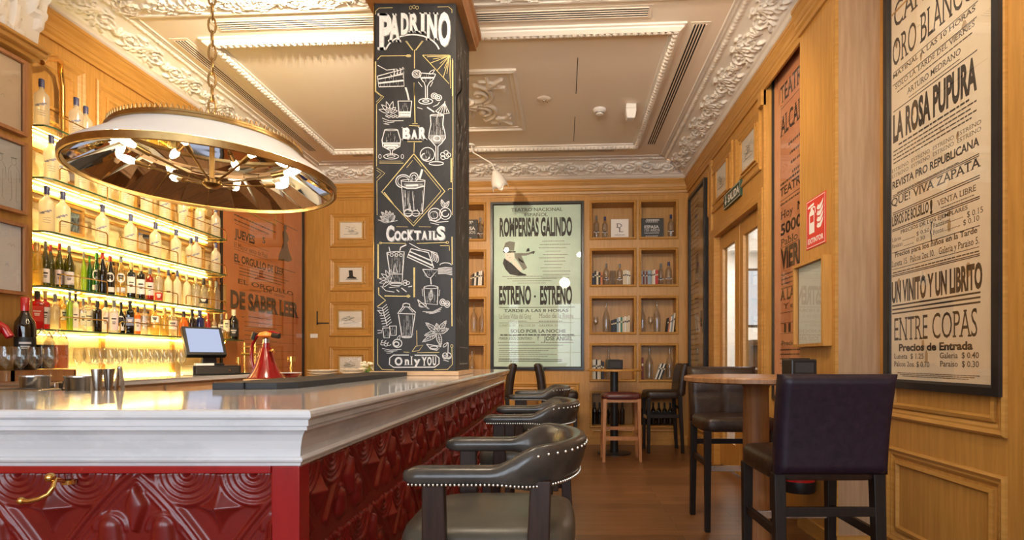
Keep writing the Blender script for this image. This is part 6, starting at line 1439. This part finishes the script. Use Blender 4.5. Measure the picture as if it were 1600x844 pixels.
# brass tap rack
t = thing('brass_rack', 'small brass rack of upright rods and cups between the till and the red juicer', 'rack', (-3.0, 5.26, CZ), math.radians(10))
MB().box(-.11, .11, -.05, .05, 0, .014).build('tray', M['black'], t, bevel=.003)
for x, h in ((-.04, .27), (.055, .36)): MB().lathe([(.018, .014), (.011, .03), (.011, h-.03), (.016, h-.028), (.016, h-.012), (.008, h-.006), (.008, h+.03), (.0001, h+.034)], 14, (x, 0, 0)).build('upright', M['brass'], t, smooth=True)
MB().tube([(-.06, 0, .255), (.075, 0, .255)], .010, 10).tube([(-.07, 0, .19), (.08, 0, .19)], .015, 10).build('cross_bar', M['brass'], t, smooth=True)
MB().lathe([(.020, .10), (.020, .16), (.018, .16), (.0001, .105)], 14, (-.095, 0, 0)).lathe([(.006, .014), (.006, .10)], 10, (-.095, 0, 0)).build('cup', M['brass'], t, smooth=True)
# return counter with the juicer, dishes and flowers
RZ = 1.05
rc = thing('return_counter', 'pale wooden return counter behind the bar under the red juicer', 'counter')
MB().box(-2.62, -1.42, 4.50, 5.10, RZ-.04, RZ).build('counter_top', M['wood_pale'], rc, bevel=.005)
MB().box(-2.60, -1.44, 4.53, 5.08, 0, RZ-.04).build('body', M['wood_pale'], rc)
for k in range(2): MB().box(-2.57+.58*k, -2.02+.58*k, 4.515, 4.53, .1, RZ-.06).build('door', M['wood_pale'], rc, bevel=.003)
t = thing('citrus_juicer', 'red enamelled lever citrus juicer with half an orange on top', 'juicer', (-2.51, 4.65, RZ))
MB().lathe([(.0001, 0), (.135, 0), (.14, .01), (.112, .05), (.082, .12), (.060, .19), (.047, .24), (.043, .26), (.03, .262), (.03, .30), (.0001, .30)], 32).build('body', M['redmetal'], t, smooth=True, angle=50)
MB().lathe([(.026, .30), (.026, .335), (.014, .345), (.0001, .345)], 16).build('chrome_collar', M['steel'], t, smooth=True)
MB().lathe([(.0001, .345), (.05, .345), (.065, .36), (.05, .385), (.0001, .40)], 20).build('orange_half', M['orange'], t, smooth=True)
MB().tube([(-.10, .0, .06), (-.125, 0, .16), (-.12, 0, .28), (-.08, 0, .355), (-.02, 0, .385), (.06, 0, .39), (.115, 0, .37)], .014, 10).build('lever_arch', M['redmetal'], t, smooth=True)
MB().tube([(.06, -.01, .365), (.12, -.02, .355)], .022, 10).tube([(-.11, 0, .33), (-.09, 0, .385)], .024, 10).build('lever_grip', M['black'], t, smooth=True)
MB().tube([(.045, -.03, .235), (.085, -.06, .235)], .012, 8).sphere((.09, -.064, .235), .017, 10, 6).build('tap_knob', M['brass'], t, smooth=True)
t = thing('red_bowl', 'shallow dark red bowl on the return counter right of the juicer', 'bowl', (-2.26, 4.57, RZ))
MB().lathe([(.0001, 0), (.035, 0), (.04, .006), (.075, .035), (.08, .05), (.074, .05), (.035, .012), (.0001, .01)], 28).build('bowl_body', M['redmetal'], t, smooth=True, angle=60)
MB().lathe([(.074, .048), (.083, .048), (.083, .054), (.074, .054)], 28).build('rim', M['china'], t, smooth=True)
t = thing('brass_pedestal', 'slim brass pedestal cup on the return counter against the orange poster', 'cup', (-2.38, 4.82, RZ))
MB().lathe([(.0001, 0), (.04, 0), (.03, .01), (.014, .03), (.012, .14), (.0001, .14)], 16).build('foot_and_stem', M['brass'], t, smooth=True)
MB().lathe([(.012, .14), (.034, .142), (.034, .185), (.031, .185), (.030, .148), (.0001, .146)], 18).build('cup', M['brass'], t, smooth=True, angle=50)
def dish(label, px, Y, r, z, n):
    X = (px-CX)*Y/F; t = thing('dish_stack', label, 'dishes', (X, Y, RZ))
    for k in range(n): MB().lathe([(.0001, z*k), (r*.6, z*k), (r*.95, z*(k+.9)), (r, z*(k+1)), (r*.95, z*(k+1)), (r*.6, z*k+.006), (.0001, z*k+.006)], 36).build('dish', M['china'], t, smooth=True, angle=60)
dish('stack of wide white dishes on the return counter', 505, 4.92, .135, .022, 3); dish('white dishes on the return counter beside the pillar', 552, 4.93, .118, .026, 3)
t = thing('flower_vase', 'little vase of small white flowers beside the pillar', 'flowers', (-1.66, 4.66, RZ))
MB().lathe([(.0001, 0), (.025, 0), (.03, .02), (.018, .05), (.02, .06)], 16).build('vase', M['clear'], t, smooth=True)
r = random.Random(2); fl, stm = MB(), MB()
for k in range(26):
    a = r.uniform(0, 6.28); q = r.uniform(.01, .075); c = (q*math.cos(a), q*math.sin(a), .07+r.uniform(0, .07)); stm.tube([(0, 0, .04), c], .0015, 4)
    for j in range(5): fl.sphere((c[0]+.009*math.cos(j*1.256), c[1]+.009*math.sin(j*1.256), c[2]), .0075, 6, 4)
fl.build('blossoms', M['flower'], t, smooth=True); stm.build('stems', M['cap_green'], t)
t = thing('drinking_straw', 'slanting thin pale stick leaning by the pillar above the flowers', 'stick', (-1.60, 4.75, RZ))
MB().tube([(0, 0, 0), (.02, 0, .06), (.10, .02, .30)], .003, 6).build('shaft', M['label_cream'], t); MB().lathe([(.0001, 0), (.03, 0), (.03, .05), (.027, .05), (.026, .004), (.0001, .004)], 16).build('cup', M['china'], t, smooth=True)
# ================================================================== books and bottles in the far wall niches
RBW = -math.atan(TANB)
NC = ['beside the pillar', 'right of the green poster', 'by the right corner']; NR = ['top', 'second', 'third', 'fourth', 'bottom']
def nloc(px, ci, ri, d=-.11):
    s = bpx(px, 450)[0]; p = T_back(s, zr[ri][0]+.001, d); return p
def nbottle(look, px, ci, ri, kind, h, r, g, c, lm=None, lz=(.1, .4), d=-.11, name='bottle'):
    return bottle('%s in the %s niche %s' % (look, NR[ri], NC[ci]), nloc(px, ci, ri, d), kind, h, r, g, c, lm, lz, 'bottles in the far wall niches', name=name)
MT = {}
def colm(c):
    k = tuple(c)
    if k not in MT: MT[k] = plain('book_cloth_%d' % len(MT), c, .6)
    return MT[k]
CN = {'cream': (.70, .62, .46), 'white': (.80, .78, .72), 'black': (.02, .02, .022), 'navy': (.03, .04, .08), 'grey': (.30, .32, .34), 'red': (.50, .04, .03), 'maroon': (.18, .025, .02), 'blue': (.30, .42, .52), 'green': (.05, .22, .14), 'orange': (.60, .20, .07), 'brown': (.18, .09, .04), 'tan': (.50, .36, .22)}
def books(ci, ri, x0, x1, seq, hs, lean=0, ordn=None):
    n = len(seq); w = (x1-x0)/n; seen = {}
    for i, cname in enumerate(seq):
        seen[cname] = seen.get(cname, 0)+1
        pxc = x0+w*(i+.5); wm = w*7.8/F; h = hs[i % len(hs)]
        lab = '%s book, %s from the left in the %s niche %s' % (cname, ORD[i], NR[ri], NC[ci])
        p = nloc(pxc, ci, ri, -.03); t = thing('book', lab, 'book', p, RBW, 'books in the far wall niches')
        D_ = .15; k = lean*h
        sh = lambda b: setattr(b, 'v', [(x+lean*z, y, z) for x, y, z in b.v]) or b
        ww = wm*.94
        sh(MB().box(-ww/2, -ww/2+.002, 0, D_, 0, h).box(ww/2-.002, ww/2, 0, D_, 0, h).box(-ww/2, ww/2, 0, .003, 0, h)).build('cover', colm(CN[cname]), t)
        sh(MB().box(-ww/2+.002, ww/2-.002, .003, D_-.004, .004, h-.006)).build('pages', M['white'], t)
        sh(MB().box(-ww/2+.003, ww/2-.003, -.0006, 0, h*.62, h*.72)).build('spine_title', M['label_cream'] if cname in ('black', 'navy', 'maroon', 'brown', 'green', 'red') else M['label_black'], t)
def face_book(label, pxa, pxb, pyt, ci, ri, mat, texts, tm):
    s0 = bpx(pxa, 450)[0]; s1 = bpx(pxb, 450)[0]; h = (bpx(pxa, pyt)[1]-zr[ri][0]); p = T_back((s0+s1)/2, zr[ri][0]+.001, -.10); t = thing('display_book', label, 'book', p, RBW)
    w = s1-s0; MB().box(-w/2, w/2, 0, .004, 0, h).box(-w/2, w/2, .024, .028, 0, h).box(-w/2, -w/2+.004, .004, .024, 0, h).build('cover', mat, t); MB().box(-w/2+.005, w/2-.004, .0045, .0235, .004, h-.004).build('pages', M['white'], t)
    m = MB(); T = lambda a, z, d: (a, -.0008-d, z)
    for tx, a, b, z, hh, bold in texts: put_text(m, T, tx, -w/2+w*a, -w/2+w*b, h*z, h*hh, 0, bold, True)
    return t, m, T, w, h
def floral(m, T, w, h):
    for zc, sg in ((.86, 1), (.07, -1)):
        for k in range(7):
            x = -w*.24+w*.08*k; m.ribbon(T, [(x+.018*math.cos(q), h*zc+.02*math.sin(q)*sg) for q in np.linspace(0, 4.6, 12)], .006, 0); m.ribbon(T, [(x, h*zc), (x+.02, h*zc+.03*sg)], .006, 0, True)
# niches right of the poster
nbottle('clear bottle, first from the left', 932, 1, 0, 'vodka', .335, .040, 'clearbottle', 'cap_grey', 'label_white', (.26, .30)); nbottle('clear bottle, second from the left', 945.5, 1, 0, 'vodka', .32, .042, 'clearbottle', 'cap_blue', 'label_white', (.26, .30))
t, m, T, w, h = face_book('white book with the letters D L standing face out in a niche', 955, 983, 340, 1, 0, M['white'], [('D', .30, .62, .56, .22, 0), ('L', .42, .70, .34, .22, 0)], None); greek(m, T, -w*.28, w*.28, h*.18, .008, 0, 1); m.build('cover_title', M['label_black'], t)
books(1, 1, 925.5, 941.5, ['navy', 'black', 'cream', 'black', 'orange'], (.17, .20, .19, .18, .185))
nbottle('clear bottle, left one of two', 947.5, 1, 1, 'vodka', .315, .040, 'clearbottle', 'cap_grey', 'label_white', (.26, .30)); nbottle('clear bottle, right one of two', 969, 1, 1, 'vodka', .31, .040, 'clearbottle', 'cap_grey', 'label_white', (.24, .29))
t = thing('tumbler', 'faceted glass tumbler between two clear bottles in the second niche', 'glass', nloc(958, 1, 1)); MB().lathe([(.0001, 0), (.036, 0), (.044, .21), (.042, .21), (.034, .012), (.0001, .012)], 12).build('tumbler_body', M['clearbottle'], t); MB().lathe([(.042, .205), (.046, .205), (.046, .212), (.042, .212)], 24).build('rim', M['clear'], t)
books(1, 1, 973.5, 985.5, ['cream', 'cream', 'white', 'cream'], (.20, .21, .20, .19))
def ngoblet(px, ci, ri, lab): dup(wg, nloc(px, ci, ri), 0, lab, 'goblets in the far wall niches')
ngoblet(931, 1, 2, 'stemmed goblet at the left of the third niche right of the green poster')
nbottle('tall frosted carafe', 947.5, 1, 2, 'carafe', .44, .052, 'clearbottle', 'clear', None, name='carafe')
books(1, 2, 955, 984.5, ['black', 'navy', 'black', 'blue', 'white', 'green', 'cream', 'white', 'cream', 'cream'], (.17, .18, .19, .20, .215, .215, .21, .225, .22, .235))
books(1, 3, 925.5, 944, ['cream', 'white', 'black', 'white', 'cream', 'black', 'navy'], (.275, .28, .28, .27, .28, .265, .25))
nbottle('tall clear carafe behind the high table', 951.5, 1, 3, 'carafe', .44, .052, 'clearbottle', 'clear', None, name='carafe')
for i, px in enumerate((929, 937, 953, 964, 973)): nbottle('dark wine bottle, %s from the left' % ORD[i], px, 1, 4, 'wine', .315, .034, 'darkglass', 'cap_black', None, name='wine_bottle')
# niches by the right corner
t, m, T, w, h = face_book('black book titled ESPASA 150 AÑOS standing face out by the right corner', 1003, 1038.5, 338.5, 2, 0, M['label_black'], [('ESPASA', .14, .80, .50, .14, .02), ('150 AÑOS', .14, .82, .34, .12, -.005)], None); floral(m, T, w, h); greek(m, T, -w*.36, w*.30, h*.25, .008, 0, 2); m.build('cover_title', M['chalk'], t)
nbottle('clear bottle with blue cap', 1050, 2, 0, 'vodka', .335, .044, 'clearbottle', 'cap_blue', 'label_white', (.26, .30))
books(2, 1, 1002.5, 1029, ['grey', 'maroon', 'grey', 'maroon', 'blue', 'blue', 'grey', 'cream', 'white', 'red', 'red'], (.195, .19, .20, .185, .20, .205, .195, .20, .21, .20, .205))
nbottle('clear bottle, left one of two', 1034, 2, 1, 'vodka', .31, .040, 'clearbottle', 'cap_grey', 'label_white', (.24, .29)); nbottle('blue capped clear bottle, right of two', 1046.5, 2, 1, 'vodka', .33, .046, 'clearbottle', 'cap_blue', 'label_white', (.24, .29))
nbottle('clear carafe, left one of two', 1005, 2, 2, 'carafe', .42, .046, 'clearbottle', 'clear', None, name='carafe'); ngoblet(1017.5, 2, 2, 'stemmed goblet between two carafes in the third niche by the right corner')
nbottle('frosted carafe, right one of two', 1028, 2, 2, 'carafe', .45, .052, 'clearbottle', 'clear', None, name='carafe')
books(2, 2, 1041.5, 1053, ['black', 'orange', 'white', 'grey', 'cream'], (.20, .215, .22, .24, .27), .11)
books(2, 3, 1002.5, 1006, ['maroon'], (.31,))
nbottle('tall frosted carafe, left one of two', 1016, 2, 3, 'carafe', .455, .056, 'clearbottle', 'clear', None, name='carafe'); nbottle('tall frosted carafe, right one of two', 1048, 2, 3, 'carafe', .455, .054, 'clearbottle', 'clear', None, name='carafe')
books(2, 3, 1023.5, 1034, ['white', 'black', 'white', 'black'], (.22, .225, .22, .215), .36)
for i, px in enumerate((1006, 1014, 1022, 1031, 1040, 1049)): nbottle('dark wine bottle, %s from the left' % ORD[i], px, 2, 4, 'wine', .315, .034, 'darkglass', 'cap_black', None, name='wine_bottle')
# niches beside the pillar
t, m, T, w, h = face_book('black book titled ESPASA 150 AÑOS half hidden by the pillar', 708, 744, 341, 0, 0, M['label_black'], [('ESPASA', .14, .92, .50, .16, .02), ('150 AÑOS', .14, .90, .32, .13, -.005)], None); floral(m, T, w, h); m.build('cover_title', M['chalk'], t)
nbottle('clear bottle', 749, 0, 0, 'vodka', .315, .042, 'clearbottle', 'cap_grey', 'label_white', (.24, .29), -.06)
books(0, 1, 733.5, 752, ['brown', 'black', 'white', 'black', 'white', 'white'], (.16, .175, .19, .20, .21, .215), .06)
nbottle('clear carafe, left one of two', 738, 0, 2, 'carafe', .43, .052, 'clearbottle', 'clear', None, name='carafe'); nbottle('clear carafe, right one of two', 751, 0, 2, 'carafe', .40, .042, 'clearbottle', 'clear', None, name='carafe')
nbottle('tall clear carafe', 735, 0, 3, 'carafe', .42, .046, 'clearbottle', 'clear', None, name='carafe')
bpy.context.view_layer.update()
